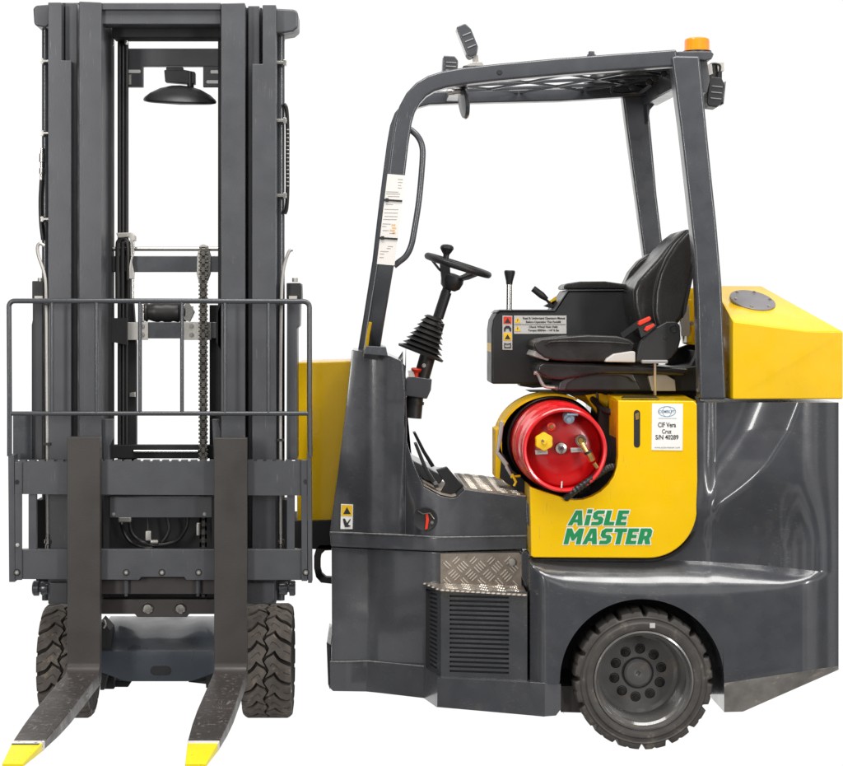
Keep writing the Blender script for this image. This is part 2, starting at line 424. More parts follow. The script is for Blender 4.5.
b = MB(); b.slab([(408,455),(414,461),(440,474),(446,474),(440,484),(425,480),(414,472)], .60, .93); b.build('toe_board', 'guard', fl, bevel=.004)
b = MB(); b.slab([(436,470),(447,467),(463,486),(452,496),(440,494),(446,484)], .42, .46); b.build('pedal_bracket', 'black', fl, bevel=.003)
def pedal(p0, p1, p2, w, Y, nm='pedal'):
    b = MB(); s_ = S(Y)
    b.slab([p0, (p0[0]+w, p0[1]-.5), (p1[0]+w, p1[1]), (p2[0]+w, p2[1]), (p2[0]-w*.3, p2[1]+1.5), (p1[0]-1, p1[1])], Y, Y+.09)
    return b.build(nm, 'black', fl, bevel=.002)
pd = pedal((414,444), (425,470), (436,487), 3.2, .40)
bolt(P(435.5,483,.40), .005, .004, pd, 'pedal_pivot')
pedal((413,433), (423,452), (432,466), 2.8, .62)

# ---- rear body flank (heightfield with real depth)
def inner(px): return lerp([(527,552),(545,558),(700,561),(760,565),(800,569),(840,574)], px)
def lip(px): return lerp([(527,556),(534,570),(545,580),(565,590),(600,596),(650,598.5),(720,597),(780,590),(815,582),(840,575.5)], px)
XC = [(400,802),(430,790),(460,771),(490,749),(515,729),(535,714),(550,704),(565,696),(580,690)]
def Ylow(px):
    y = 0
    if px < 545: y += .05 * smooth((545-px)/18)
    if px > 800: y += .07 * ((px-800)/40)**2
    return y
def smax(a, b, e=.012): return (a + b + math.sqrt((a-b)**2 + e*e)) / 2 - e/2
def Yup(px, py):
    d = lerp(XC, py) - px
    d = (d + math.sqrt(d*d + 9)) / 2
    y = .105 * math.sin(min(1, d/62) * PI/2)
    hollow = .095 * smooth((py-455)/95) * smooth((838-px)/60)
    y = smax(y, hollow)
    y = smax(y, .095 * smooth((728-px)/24))
    if px < 716: y -= .03 * smooth((716-px)/12) * smooth((548-py)/40)
    return y + Ylow(px)
def bottom(px):
    return lerp([(723.9,712),(743,711.5),(760,704),(840,669)], px)
cols = [(q, None) for q in (530,531.5,533,535,538,541,545,550,555,559)]
for i in range(61):
    th = PI * i / 60
    cols.append((642 - 82 * math.cos(th), 680 - 81 * math.sin(th)))
q = 724.15
while q < 838.3: cols.append((q, None)); q += 1.5 if q < 826 else 1
cols.append((838.6, None))
NU, NL, ND = 84, 10, 12
fb = MB(); G = []
for px, arch in cols:
    if px < 560.0 and arch is None: bt = 684
    elif arch is not None: bt = arch
    else: bt = bottom(px)
    il, lp = inner(px), lip(px)
    col = []
    tp = 402.5 if px > 619 else 506
    for i in range(NU + 1):
        py = tp + (il - tp) * i / NU; col.append(P(px, py, Yup(px, py)))
    yi = Yup(px, il)
    for i in range(1, NL + 1):
        t = i / NL; py = il + (lp - il) * t; col.append(P(px, py, Ylow(px) + (yi - Ylow(px)) * (1 - math.sin(t * PI / 2))))
    fac = 683 - (px - 724) * (17 / 113) if px > 723 else None
    for i in range(1, ND + 1):
        if fac:
            if i <= 8: py = lp + (min(fac, bt) - lp) * i / 8; Y = Ylow(px)
            else:
                t = (i - 8) / 4; py = min(fac, bt) + (bt - min(fac, bt)) * t; Y = Ylow(px) + .035 * t
        else:
            t = i / ND; py = lp + (bt - lp) * t; Y = Ylow(px) + 0
        col.append(P(px, py, Y))
    G.append([fb.bm.verts.new(v) for v in col])
nr = len(G[0])
for i in range(len(G) - 1):
    for j in range(nr - 1):
        f = fb.bm.faces.new((G[i][j], G[i][j+1], G[i+1][j+1], G[i+1][j]))
        if cols[i][0] > 723.5 and j >= NU + NL + 8: f.material_index = 1
def strip(vs, Y, dx=0):
    nv = [fb.bm.verts.new((v.co.x + dx, Y, v.co.z)) for v in vs]
    for k in range(len(vs) - 1): fb.bm.faces.new((vs[k], vs[k+1], nv[k+1], nv[k]))
strip([c_[0] for c_ in G], 1.08)
strip([c_[-1] for c_ in G], .45)
strip(G[0], .34); strip(G[-1], 1.08, -.02)
flank = fb.build('rear_counterweight', ['body','worn'], fl, ang=28, recalc=True)
# raised seam border between yellow door and casting top
b = MB(); b.slab([(535,560),(836,560),(836,665),(760,700),(540,680)], .46, 1.06); b.build('inner_chassis', 'dark', fl)
b = MB(); b.slab([(560,686),(600,686),(600,713),(561,712)], .08, .4); b.build('axle_bracket', 'fork', fl)
# arch liner
b = MB(); cy = P(642,680,.05); R0 = .292
pts = arcpts((cy.x, cy.z), R0-.006, -16, 204, 44)
for (a, c_) in zip(pts, pts[1:]): b.face([(a[0],.03,a[1]), (c_[0],.03,c_[1]), (c_[0],.44,c_[1]), (a[0],.44,a[1])])
b.build('arch_liner', 'dark', fl, recalc=False)

# ---- rear wheel
wc = P(643.5, 681, .02); wc.z = .236
wheel = MB(); NS = 16 * 12; R = .235
def modt(r, d, j):
    if r > R - .012 and (j % 12) in (0, 1): return r - .017
    if r > R - .012 and (j % 12) == 7: return r - .004
    return r
wheel.mi = 0
prof = [(.164,.005),(.168,-.006),(.178,-.010),(.190,-.010),(.196,-.005),(.204,-.004),(.2095,-.008),(.2125,-.006),(.2135,-.0045),(.2236,-.004),(.229,-.001),(.2335,.008),(.235,.02),(.235,.16),(.228,.176),(.205,.18),(.164,.17)]
def build_wheel_tyre():
    prof2 = [(r, d) for r, d in prof]
    wheel.lathe(prof2, wc, (0,1,0), NS, mod=modt, closed=True)
build_wheel_tyre()
wroot = MB()
# wheel body: rim + dish
wroot.lathe([(.167,.0),(.166,-.010),(.160,-.012),(.157,-.006),(.154,.012),(.1465,.02),(.142,.045),(.139,.10),(.134,.125),(.122,.134),(.06,.136),(.0,.136),(0,.16),(.16,.16),(.164,.02)], wc, (0,1,0), 96, closed=False)
rim = wroot.build('wheel', 'hub', fl, ang=30)
tyre = wheel.build('tyre', 'tyreside', rim, ang=30)
hb = MB(); hb.lathe([(0,-.004),(.006,-.004),(.008,-.012),(.018,-.014),(.040,-.012),(.047,-.006),(.049,.004),(.049,.02)], wc + Vector((0,.134,0)), (0,1,0), 48)
hb.build('hub_cap', 'hub', rim)
b = MB(); b.lathe([(.049,-.0005),(.0515,-.0015),(.054,-.0005),(.0515,.001)], wc + Vector((0,.134,0)), (0,1,0), 48, closed=True); b.build('hub_ring', 'dark', rim)
for i in range(10):
    a = 2*PI*(i+.35)/10
    p = wc + Vector((math.cos(a)*.082, .135, math.sin(a)*.082))
    if i == 0:
        b = MB(); b.mi = 0
        b.lathe([(.0175,-.0005),(.016,-.002),(.0145,.0)], p, (0,1,0), 20)
        b.mi = 1
        b.lathe([(0,-.0155),(.005,-.0155),(.006,-.011),(.010,-.0105),(.0125,-.008),(.0125,0)], p, (0,1,0), 12)
        nut = b.build('wheel_nut', ['dark','tyrecore'], rim); p0 = p
    else: clone(nut, p - p0, rim)
b = MB(); p = P(652.5, 625.5, .008); b.box(p + Vector((-.009,0,-.008)), p + Vector((.009,.004,.008))); b.build('tyre_sticker', 'alu', rim)

# ---- yellow side door
dpts = [(618,400),(694,400),(697,404),(697.5,480),(697,505)] + [(697,505)] 
dpts = [(618,400.5),(694,401),(697,404),(697.5,480),(696.5,505)] + [(648+49*math.cos(t), 508.5+49.5*math.sin(t)) for t in [math.radians(a) for a in range(6, 91, 7)]] + [(640,558),(534,557.5),(531,556),(530.5,520),(529.5,486.5)]
dpts += [(536,489),(550,493.5),(563,497.5),(574,500),(583,499.5),(592,496.5),(601,491.5),(608.5,484.5),(614,476),(617,466),(618,456)]
b = MB(); b.slab(dpts, .05, .10)
door = b.build('side_door', 'yellow', fl, bevel=.004, seg=3)
b = MB(); b.slab([(530.3,487),(534,489),(534,557),(531,556)], .0502+.05, .34); b.build('door_flange', 'yellow', door)
pT = [P(618.5,400.7,.101), P(696,401,.101)]
b = MB(); b.verts_faces([pT[0]+Vector((-.0,0,-.012)), pT[1]+Vector((0,0,-.012)), Vector((pT[1].x,.40,pT[1].z-.012)), Vector((pT[0].x,.40,pT[0].z-.012)), pT[0], pT[1], Vector((pT[1].x,.40,pT[1].z+.012)), Vector((pT[0].x,.40,pT[0].z+.012))], [(0,1,2,3),(4,5,6,7),(0,1,5,4),(1,2,6,5),(2,3,7,6),(3,0,4,7)])
b.build('door_top', 'yellow', door)
b = MB(); b.slab([(622,398.2),(660,398.3),(656,396.6),(624,396.4)], .13, .16); b.build('top_slot', 'dark', door)
b = MB(); b.slab([(618,402),(619.5,402),(619.5,470),(618,464)], .101, .34); b.build('door_inner_flange', 'yellow', door)
# rubber seal round the door
b = MB(); seal = [(696.5,396),(699,404),(699.5,480),(698.5,506)] + [(648+51.3*math.cos(t), 508.5+51.8*math.sin(t)) for t in [math.radians(a) for a in range(6, 91, 6)]] + [(640,560.3),(532,560),(529,557.5)]
b.tube([P(a, c_, .085) for a, c_ in seal], .006, 8); b.build('door_seal', 'rubberhose', door)
b = MB(); b.slab([(x_, y_) for x_, y_ in arcpts((637,413), 3.1, 180, 360, 8)] + [(x_, y_) for x_, y_ in arcpts((637,444.5), 3.1, 0, 180, 8)], .049, .0515)
b.build('hand_slot', 'dark', door)
b = MB(); b.slab([(635,414),(639,412),(639,419),(636,420)], .0482, .0489); b.build('slot_latch', 'brass', door)
# lettering
b = MB(); b.mi = 0; YD = .0492
GL = {
 'A': (6.2, [[(0,0),(2,7),(4.5,7),(6.2,0),(4.15,0),(3.85,1.35),(2.25,1.35),(1.95,0)], [(2.65,2.8),(3.2,5.3),(3.6,2.8)]]),
 'i': (2.0, [[(0,0),(2,0),(2,4.9),(0,4.9)], [(0,5.6),(2,5.6),(2,7.5),(0,7.5)]]),
 'S': (4.8, [[(.2,0),(3.5,0),(4.8,1),(4.8,3.1),(3.8,4.2),(2.2,4.2),(2,4.4),(2,5.1),(2.3,5.35),(4.6,5.35),(4.6,7),(1.4,7),(.1,5.9),(.1,3.9),(1.1,2.75),(2.7,2.75),(2.9,2.5),(2.9,1.9),(2.6,1.65),(.2,1.65)]]),
 'L': (4.2, [[(0,0),(4.2,0),(4.2,1.7),(2.05,1.7),(2.05,7),(0,7)]]),
 'E': (4.4, [[(0,0),(4.4,0),(4.4,1.6),(2.05,1.6),(2.05,2.75),(4,2.75),(4,4.25),(2.05,4.25),(2.05,5.4),(4.4,5.4),(4.4,7),(0,7)]]),
 'M': (7.0, [[(0,0),(1.95,0),(1.95,3.7),(3.1,1.6),(3.9,1.6),(5.05,3.7),(5.05,0),(7,0),(7,7),(4.95,7),(3.5,4.4),(2.05,7),(0,7)]]),
 'T': (5.0, [[(1.5,0),(3.55,0),(3.55,5.35),(5.1,5.35),(5.1,7),(0,7),(0,5.35),(1.5,5.35)]]),
 'R': (5.2, [[(0,0),(2.05,0),(2.05,2.2),(2.5,2.2),(3.2,0),(5.4,0),(4.4,2.75),(5,3.5),(5,6),(4,7),(0,7)], [(2.05,3.7),(2.05,5.5),(2.85,5.5),(3.1,5.2),(3.1,4),(2.85,3.7)]]),
}
def word(txt, x0, x1, y0, y1, Yf, Yo, fillmb, outmb, shear=.22, ow=.42):
    wtot = sum(GL[c][0] for c in txt) + .62*(len(txt)-1) + 7*shear
    sx = (x1-x0)/wtot; cx = 0
    cnt = 0
    for ch in txt:
        w_, loops = GL[ch]
        tb = bmesh.new()
        def W(p, Y): return P(x0 + (cx + p[0] + p[1]*shear)*sx, y1 + p[1]/7*(y0-y1), Y)
        es = []
        for lp_ in loops:
            v = [tb.verts.new(W(p, Yf)) for p in lp_]
            es += [tb.edges.new((v[k], v[(k+1)%len(v)])) for k in range(len(v))]
        bmesh.ops.triangle_fill(tb, edges=es, use_beauty=True, use_dissolve=False, normal=(0,-1,0))
        fillmb.join(tb)
        for li, lp_ in enumerate(loops):
            for k in range(len(lp_)):
                a, b_ = Vector((*lp_[k],0)), Vector((*lp_[(k+1)%len(lp_)],0)); d = (b_-a).normalized(); nn = Vector((-d.y, d.x, 0))*ow; d = d*ow*.8
                Y = Yo - .000012*(cnt % 29); cnt += 1
                outmb.face([W(q_, Y) for q_ in (a-d-nn, b_+d-nn, b_+d+nn, a-d+nn)])
        cx += w_ + .62
b.bm.free(); bf = MB(); bo_ = MB()
word('AiSLE', 567.5, 629.5, 510.3, 525.3, .0480, .0494, bf, bo_)
word('MASTER', 563.5, 653.5, 528.3, 544.2, .0480, .0494, bf, bo_)
bo_.build('lettering_outline', 'white', door, recalc=False)
bf.build('lettering', 'green', door, recalc=False)
# label sheet
b = MB(); b.slab([(652,403.5),(683,403.8),(682.5,450.5),(651.5,450)], .0485, .0499); shl = b.build('serial_label', 'sheet', door)
b = MB()
text_mesh('CIF Vera', 658, 676, 422.3, 427.3, .0478, offset=.02, mb=b)
text_mesh('Cruz', 662, 671.5, 429.2, 433.6, .0478, offset=.02, mb=b)
text_mesh('S/N 40289', 655.5, 678.5, 434.8, 439.6, .0478, offset=.02, mb=b); b.build('serial_text', 'ink', shl)
b = MB()
def ring_px(mb, cx, cy, rx, ry, w, Y, n=32):
    o_ = [(cx+rx*math.cos(2*PI*i/n), cy+ry*math.sin(2*PI*i/n)) for i in range(n)]
    i_ = [(cx+(rx-w)*math.cos(2*PI*i/n), cy+(ry-w)*math.sin(2*PI*i/n)) for i in range(n)]
    for k in range(n):
        m_ = (k+1) % n; mb.face([P(*o_[k],Y), P(*o_[m_],Y), P(*i_[m_],Y), P(*i_[k],Y)])
ring_px(b, 667, 411.5, 9, 5.3, .6, .0479); ring_px(b, 667, 411.5, 4.6, 5.2, .35, .0478)
text_mesh('COMBILIFT', 659, 675, 410, 413, .0477, offset=.01, mb=b)
b.slab([(658.5,418),(676.5,418.2),(676.5,418.6),(658.5,418.4)], .0478, .0483); b.build('label_emblem', 'inkblue', shl)
b = MB(); text_mesh('www.aisle-master.com', 654.5, 680, 446.3, 448.2, .0478, mb=b); b.build('label_footer', 'inkgrey', shl)

# ---- cylinder cradle (part of truck)
b = MB()
gA = P(564.8, 450, 0.02); pts = [(gA.x + .197*math.cos(math.radians(a)), gA.z + .172*math.sin(math.radians(a))) for a in range(64, 206, 4)]
for (a, c_) in zip(pts, pts[1:]): b.verts_faces([(a[0],.42,a[1]),(c_[0],.42,c_[1]),(c_[0],.66,c_[1]),(a[0],.66,a[1])] + [(gA.x+(p[0]-gA.x)*.955, Y, gA.z+(p[1]-gA.z)*.955) for p, Y in ((a,.42),(c_,.42),(c_,.66),(a,.66))], [(0,1,2,3),(4,5,6,7),(0,1,5,4),(2,3,7,6),(1,2,6,5),(3,0,4,7)])
cradle = b.build('cylinder_cradle', 'yellowsatin', fl)
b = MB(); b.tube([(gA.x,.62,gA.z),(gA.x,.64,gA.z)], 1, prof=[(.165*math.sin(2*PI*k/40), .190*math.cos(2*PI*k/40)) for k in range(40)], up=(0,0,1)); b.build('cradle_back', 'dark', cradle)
b = MB(); b.slab([(495.5,430),(500,428),(502,440),(502,480),(495.5,478)], .42, .60); b.slab([(500,470),(526,486),(526,500),(500,478)], .56, .60); b.build('cradle_plate', 'yellowsatin', cradle, bevel=.002)
b = MB(); b.slab([(502,452),(512,470),(524,480),(526,497),(500,478)], .40, .58); b.build('cradle_block', 'dark', cradle)
b = MB(); b.slab([(585,395),(600,393),(617,398),(617,438),(606,432),(596,412)], .42, .46); b.build('cradle_bracket', 'yellowsatin', cradle, bevel=.003)
b = MB(); b.slab([(562,391),(592,391),(592,408),(584,402),(574,397)], .50, .54); b.build('cradle_top_plate', 'yellowsatin', cradle, bevel=.002)
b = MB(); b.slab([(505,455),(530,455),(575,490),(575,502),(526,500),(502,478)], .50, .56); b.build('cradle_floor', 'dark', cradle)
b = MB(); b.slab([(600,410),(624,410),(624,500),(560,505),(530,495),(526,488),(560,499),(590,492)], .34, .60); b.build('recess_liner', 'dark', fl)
b = MB(); b.slab([(556,390),(618,389),(618,398),(600,398),(590,396),(560,394)], .45, .70); b.build('seat_mount_beam', 'dark', fl)

# ================================================================= GAS CYLINDER (top level)
g0 = P(564.8, 450, 0.02)
gc = bpy.data.objects.new('gas_cylinder', None); COL.objects.link(gc); place(gc, (g0.x, .3, g0.z - .145), None)
gc['label'] = 'red gas cylinder lying in the yellow cradle below the seat, valves facing out'
gc['category'] = 'gas cylinder'
b = MB(); b.lathe([(.0,.045),(.05,.046),(.10,.055),(.125,.07),(.131,.085),(.136,.10),(.140,.12),(.142,.15),(.145,.17),(.152,.185),(.152,.20),(.150,.205),(.151,.30),(.154,.305),(.154,.315),(.151,.32),(.151,.55),(.14,.61),(.10,.63),(0,.64)], g0, (0,1,0), 72)
body = b.build('shell', 'redend', gc)
body.data.materials.append(M['red'])
for p in body.data.polygons:
    c_ = p.center + WL[body] - Vector(g0)
    if math.hypot(c_.x, c_.z) > .118: p.material_index = 1
b = MB(); b.lathe([(.127,.0),(.130,-.006),(.136,-.008),(.1405,-.004),(.142,.004),(.141,.012),(.1385,.016),(.138,.07),(.136,.10),(.131,.10),(.1315,.02),(.128,.012)], g0, (0,1,0), 80, closed=True)
b.build('collar', 'red', gc)
def G_(px, py, Y=.055): return P(px, py, Y)
b = MB(); b.lathe([(0,-.022),(.008,-.022),(.010,-.018),(.0185,-.016),(.021,-.012),(.021,.012)], G_(560.7,448,.06), (0,1,0), 28); gg = b.build('level_gauge', 'steel', gc)
b = MB(); b.lathe([(0,-.0245),(.004,-.0245),(.005,-.0225)], G_(560.7,448,.06), (0,1,0), 12); b.build('gauge_needle', 'ink', gg)
b = MB(); b.lathe([(0,-.05),(.008,-.05),(.010,-.046),(.027,-.044),(.030,-.038),(.030,-.02),(.012,-.018),(.012,.01)], G_(543,441,.06), (0,1,0), 36, mod=lambda r, d, j: r*(1+.06*math.cos(j*PI/3)) if r > .02 else r)
vh = b.build('valve_handwheel', 'warn', gc); bolt(G_(543,441,.012), .004, .004, vh, 'handwheel_nut')
b = MB(); b.lathe([(0,-.02),(.006,-.02),(.0065,-.014),(.014,-.012),(.015,.01)], G_(551,426.5,.06), (0,1,0), 24); rv = b.build('relief_valve', 'redbit', gc)
b = MB(); b.lathe([(0,-.024),(.006,-.024),(.006,-.019)], G_(551,426.5,.06), (0,1,0), 12); b.build('relief_core', 'brass', rv)
b = MB(); b.lathe([(0,-.040),(.008,-.040),(.010,-.03),(.017,-.028),(.019,-.02),(.019,.0),(.022,.01)], G_(569,416.5,.06), (.1,1,.25), 24); b.tube([G_(567,414.5,.02), G_(578,414.5,.02)], .004, 8); b.build('valve_cap', 'bluecap', gc)
b = MB(); b.lathe([(0,-.03),(.008,-.03),(.013,-.024),(.018,-.022),(.019,.01)], G_(580,440,.06), (0,1,0), 8); ov = b.build('outlet_valve', 'brass', gc)
b = MB(); b.tube([G_(582,444,.03), G_(587,453,.012)], .008, 10); b.lathe([(0,0),(.011,0),(.0125,.004),(.0125,.03),(.010,.034),(0,.034)], G_(588,452,.012), (.45,0,-.9), 6); b.lathe([(0,0),(.007,0),(.006,.02),(.0,.022)], G_(594,463,.012), (.55,0,-.8), 10); b.build('outlet_coupling', 'brass', ov)
b = MB(); b.lathe([(.010,0),(.014,.0),(.014,.008),(.010,.008)], G_(587.5,451,.012), (.45,0,-.9), 18, closed=True); b.build('coupling_ring', 'black', ov)
b = MB(); b.lathe([(.013,-.031),(.0185,-.031),(.0195,-.024),(.0195,0),(.013,0)], G_(580,440,.06), (0,1,0), 28, closed=True); b.build('valve_ring', 'steel', ov)
for (a, c_) in ((541.5,452.3),(577,450.2)):
    b = MB(); b.slab([(a-6.5,c_-2.2),(a+6,c_-2.8),(a+6.5,c_+1.8),(a-6,c_+2.4)], .040, .052); tagp = b.build('rating_tag', 'zinc', gc, bevel=.001)
    b = MB(); b.slab([(a-4,c_-.6),(a+4,c_-1),(a+4,c_+.2),(a-4,c_+.6)], .039, .0398); b.build('tag_stamp', 'inkgrey', tagp)
b = MB(); b.tube([P(562,481,.012), P(561.5,488,.012)], .0035, 8); b.build('locating_pin', 'steel', gc)
# strap holding it (part of truck)
b = MB(); prof_ = [(-.001,-.014),(.001,-.014),(.001,.014),(-.001,.014)]
for dY, rr in ((.44,.157),):
    pts = arcpts((g0.x, g0.z), rr, 30, 225, 40)
    b.tube([(a, g0.y + dY + .015*math.sin(i*.2), c_) for i, (a, c_) in enumerate(pts)], .0055, 8)
strapo = b.build('cylinder_strap', 'rubberhose', fl)
b = MB(); b.slab([(500,420),(504,422),(502,440),(499,452),(509,464),(506,468),(496,454),(498,436)], .30, .315); b.slab([(506,462),(511,472),(514,478),(512,479),(505,468)], .28, .29); b.build('strap_latch', 'zinc', strapo, bevel=.003)
b = MB(); b.tube([P(512,474,.26), P(516,482,.26), P(514,486,.26)], .0045, 8); b.tube([P(511,477,.26), P(520,476,.28)], .004, 8); b.build('latch_hook', 'warn', strapo)
b = MB(); hp = [P(614,470,.13), P(613,467,.08), P(607,468,.05), P(597,475,.03), P(584,484,.02), P(573,492,.02), P(566,498,.05)]
def spline(pts, k=8):
    out = []
    pts = [Vector(p) for p in pts]
    Q = [pts[0]*2 - pts[1]] + pts + [pts[-1]*2 - pts[-2]]
    for i in range(1, len(Q) - 2):
        for j in range(k):
            t = j / k; a, b_, c_, d = Q[i-1], Q[i], Q[i+1], Q[i+2]
            out.append(.5*((2*b_) + (c_-a)*t + (2*a-5*b_+4*c_-d)*t*t + (3*b_-a-3*c_+d)*t**3))
    out.append(pts[-1]); return out
sp_ = spline(hp, 14); b.tube(sp_, [.0115 + .0016*math.sin(i*1.6) for i in range(len(sp_))], 12); b.build('gas_hose', 'rubberhose', fl)
b = MB(); sp_ = spline([P(590,396,.45), P(597,404,.38), P(604,410,.34), P(612,412,.30), P(620,410,.32)], 10); b.tube(sp_, .011, 12); b.build('vent_hose', 'rubberhose', fl)
b = MB(); b.tube(spline([P(597,392,.42), P(598,410,.42), P(602,430,.42)]), .005, 8); b.build('cable', 'rubberhose', fl)

# ---- yellow rear tank
A=(733,321); 
vN = [P(733,321,.07), P(806,331.5,.07), P(843,331.5,.10), P(843,399,.10), P(733,399,.07)]
E_ = P(761,286,.38); F_ = P(716,286,.38); K_ = P(722,301,.20); G2 = P(846,328.5,.62)
zb = vN[3].z
vs = [vN[0], vN[1], vN[2], Vector((vN[2].x,.10,zb)), Vector((vN[0].x,.07,zb)), E_, F_, K_, Vector((K_.x,.20,zb)), Vector((vN[2].x+.0,.95,zb)), Vector((K_.x,.95,zb)), Vector((F_.x,.95,F_.z)), Vector((E_.x,.95,E_.z)), Vector((vN[2].x,.95,vN[2].z+.01)), Vector((vN[2].x,.38,vN[2].z+.010))]
tb = MB(); tb.verts_faces(vs, [(0,4,3,2,1),(0,1,5),(0,5,6),(0,6,7),(1,2,5),(2,14,5),(0,7,8,4),(7,6,11,10,8),(5,12,11,6),(5,14,13,12),(2,3,9,13,14),(3,4,8,10,9),(9,10,11,12,13)])
tank = tb.build('rear_hood', 'yellow', fl, bevel=.005, seg=3, ang=10)
# hatch disc on the sloping top plane (0,1,5)
nrm = (vN[1]-vN[0]).cross(E_-vN[0]).normalized()
if nrm.z < 0: nrm = -nrm
def onplane(px, py):
    cam = Vector((0,-CD,H)); d = P(px,py,0) - cam
    t = (vN[0]-cam).dot(nrm) / d.dot(nrm); return cam + d*t
hc = onplane(752.5, 301)
b = MB(); b.lathe([(0,.006),(.078,.006),(.081,.004),(.081,-.004)], hc, nrm, 48)
r_est = (onplane(775,306) - onplane(729.5,296)).length / 2
hatch = b.build('hatch_cover', 'hatch', tank); 
sc_h = r_est / .081; hatch.scale = (min(1.35, sc_h),)*3
uu = (onplane(775,306) - hc).normalized(); vv2 = nrm.cross(uu)
for i in range(6):
    a = 2*PI*(i+.5)/6; p = hc + (uu*math.cos(a) + vv2*math.sin(a)) * r_est*.84 + nrm*.007
    if i == 0: hb0 = bolt(p, .0042, .004, tank, 'hatch_bolt', axis=nrm); pp0 = p
    else: clone(hb0, p - pp0, tank)
b = MB(); b.slab([(674,350),(690,344),(701,340),(703,392),(655,392),(668,362)], .66, .70); b.build('rear_bulkhead', 'dark', fl)
# panel behind seat
b = MB(); b.slab([(683,290),(702,286),(702,346),(684,344),(680,320)], .62, .66); b.slab([(687,300),(692,299),(692,343),(687,343)], .55, .62); bh = b.build('engine_cover', 'yellow', fl, bevel=.003)
b = MB(); b.slab([(683,306),(689,305),(690,336),(683,336)], .50, .54); bolt(P(691.5,323.5,.54), .006, .01, bh); b.build('cover_bracket', 'zinc', bh)

# ================================================================= GUARD
guard = MB()
cl = [(371.5,353),(376,322),(385.5,265),(391,220),(396,180),(400,145),(403.5,122),(407,110),(413,99),(421,90.5),(431,84.5),(444,80.5),(464,77),(500,73),(560,67.5),(620,63),(676,59)]
w = .030; pr = [(-w,-.0285),(w,-.0285),(w,.0285),(-w,.0285)]
def guardpath(cl, Y): return [P(a, c_, Y) for a, c_ in cl]
guard.tube([P(a, c_, .11 if c_ < 300 else .11 + (c_-300)*.005) for a, c_ in cl], 1, prof=[(-.030,-.0285),(.030,-.0285),(.030,.0285),(-.030,.0285)], up=(0,1,0))
og = guard.build('overhead_guard', 'guard', fl, bevel=.008, seg=3, ang=30)
clf = [(364,352),(369,322),(378.5,262),(384,215),(389,175),(393,145),(396,128),(400,117),(407,108.5),(416,102.5),(429,99),(471,97.5),(560,95.5),(622,91.5),(660,89)]
b = MB(); b.tube([P(a, c_, .88) for a, c_ in clf], 1, prof=[(-.030,-.024),(.030,-.024),(.030,.024),(-.030,.024)], up=(0,1,0))
b.build('guard_rail', 'guard', og, bevel=.006, ang=30)
# rear posts
b = MB(); b.slab([(671.5,57),(676,55.5),(700,56),(703.5,92),(711,168),(717,225),(722,285),(726.5,399.5),(700,399.5),(697.5,300),(695,254),(688,190),(681,129)], .07, .15)
b.build('rear_post', 'guard', og, bevel=.009, seg=3)
b = MB(); b.slab([(622.5,96),(647.5,94),(652,140),(657,195),(663,246),(668,300),(652,320),(646,270),(638,210),(629,145)], .86, .93)
b.build('rear_post', 'guard', og, bevel=.009, seg=3)
# roof crossbeams
b = MB(); b.slab([(700,60),(707,60),(710,80),(707,93),(703,92)], .12, .30); b.build('rear_plate', 'mast', og, bevel=.002)
def beam(p, q, w, h, nm='roof_bar', m='guard', par=None):
    b = MB(); p, q = Vector(p), Vector(q); d = (q-p).normalized(); up_ = Vector((0,0,1)); s2 = d.cross(up_).normalized()
    b.tube([p, q], 1, prof=[(-h,-w),(h,-w),(h,w),(-h,w)], up=(0,0,1) if abs(d.z) < .9 else (1,0,0)); return b.build(nm, m, par or og, bevel=.002)
b = MB(); pA = P(688,62,.15); pB = P(655,88,.88)
b.tube([P(693,70,.15), P(650,94,.88)], 1, prof=[(-.045,-.03),(.045,-.03),(.045,.03),(-.045,.03)], up=(0,0,1)); b.build('rear_crossbeam', 'guard', og, bevel=.005)
b = MB(); b.slab([(646,94),(672,90),(673,95),(657,102),(650,110),(648,124)], .84, .86); b.build('gusset', 'guard', og, bevel=.002)
b = MB(); b.tube([P(462,78,.14), P(452,97,.86)], 1, prof=[(-.02,-.025),(.02,-.025),(.02,.025),(-.02,.025)], up=(0,0,1)); b.build('front_crossbeam', 'guard', og, bevel=.004)
# roof grid : longitudinal bars + diagonals
def roofpt(u, v):
    a = P(466,77,.14).lerp(P(680,62,.14), u); c_ = P(453,96,.86).lerp(P(650,90,.86), u); p = a.lerp(c_, v); p.z += .004; return p
nb = 4
for i in range(1, nb):
    v = i / nb; beam(roofpt(0, v), roofpt(1, v), .003, .006)
for i in range(nb):
    b = MB()
    K = 3
    for k in range(K):
        u0 = (k + (.5 if i % 2 else 0)) / K; u1 = u0 + .5 / K
        if u1 > 1: continue
        b.tube([roofpt(u0, i/nb), roofpt(u1, (i+1)/nb)], 1, prof=[(-.004,-.004),(.004,-.004),(.004,.004),(-.004,.004)], up=(0,0,1))
        if u1 + .5/K <= 1: b.tube([roofpt(u1, (i+1)/nb), roofpt(u1 + .5/K, i/nb)], 1, prof=[(-.004,-.004),(.004,-.004),(.004,.004),(-.004,.004)], up=(0,0,1))
    b.build('mesh_strip', 'guard', og)
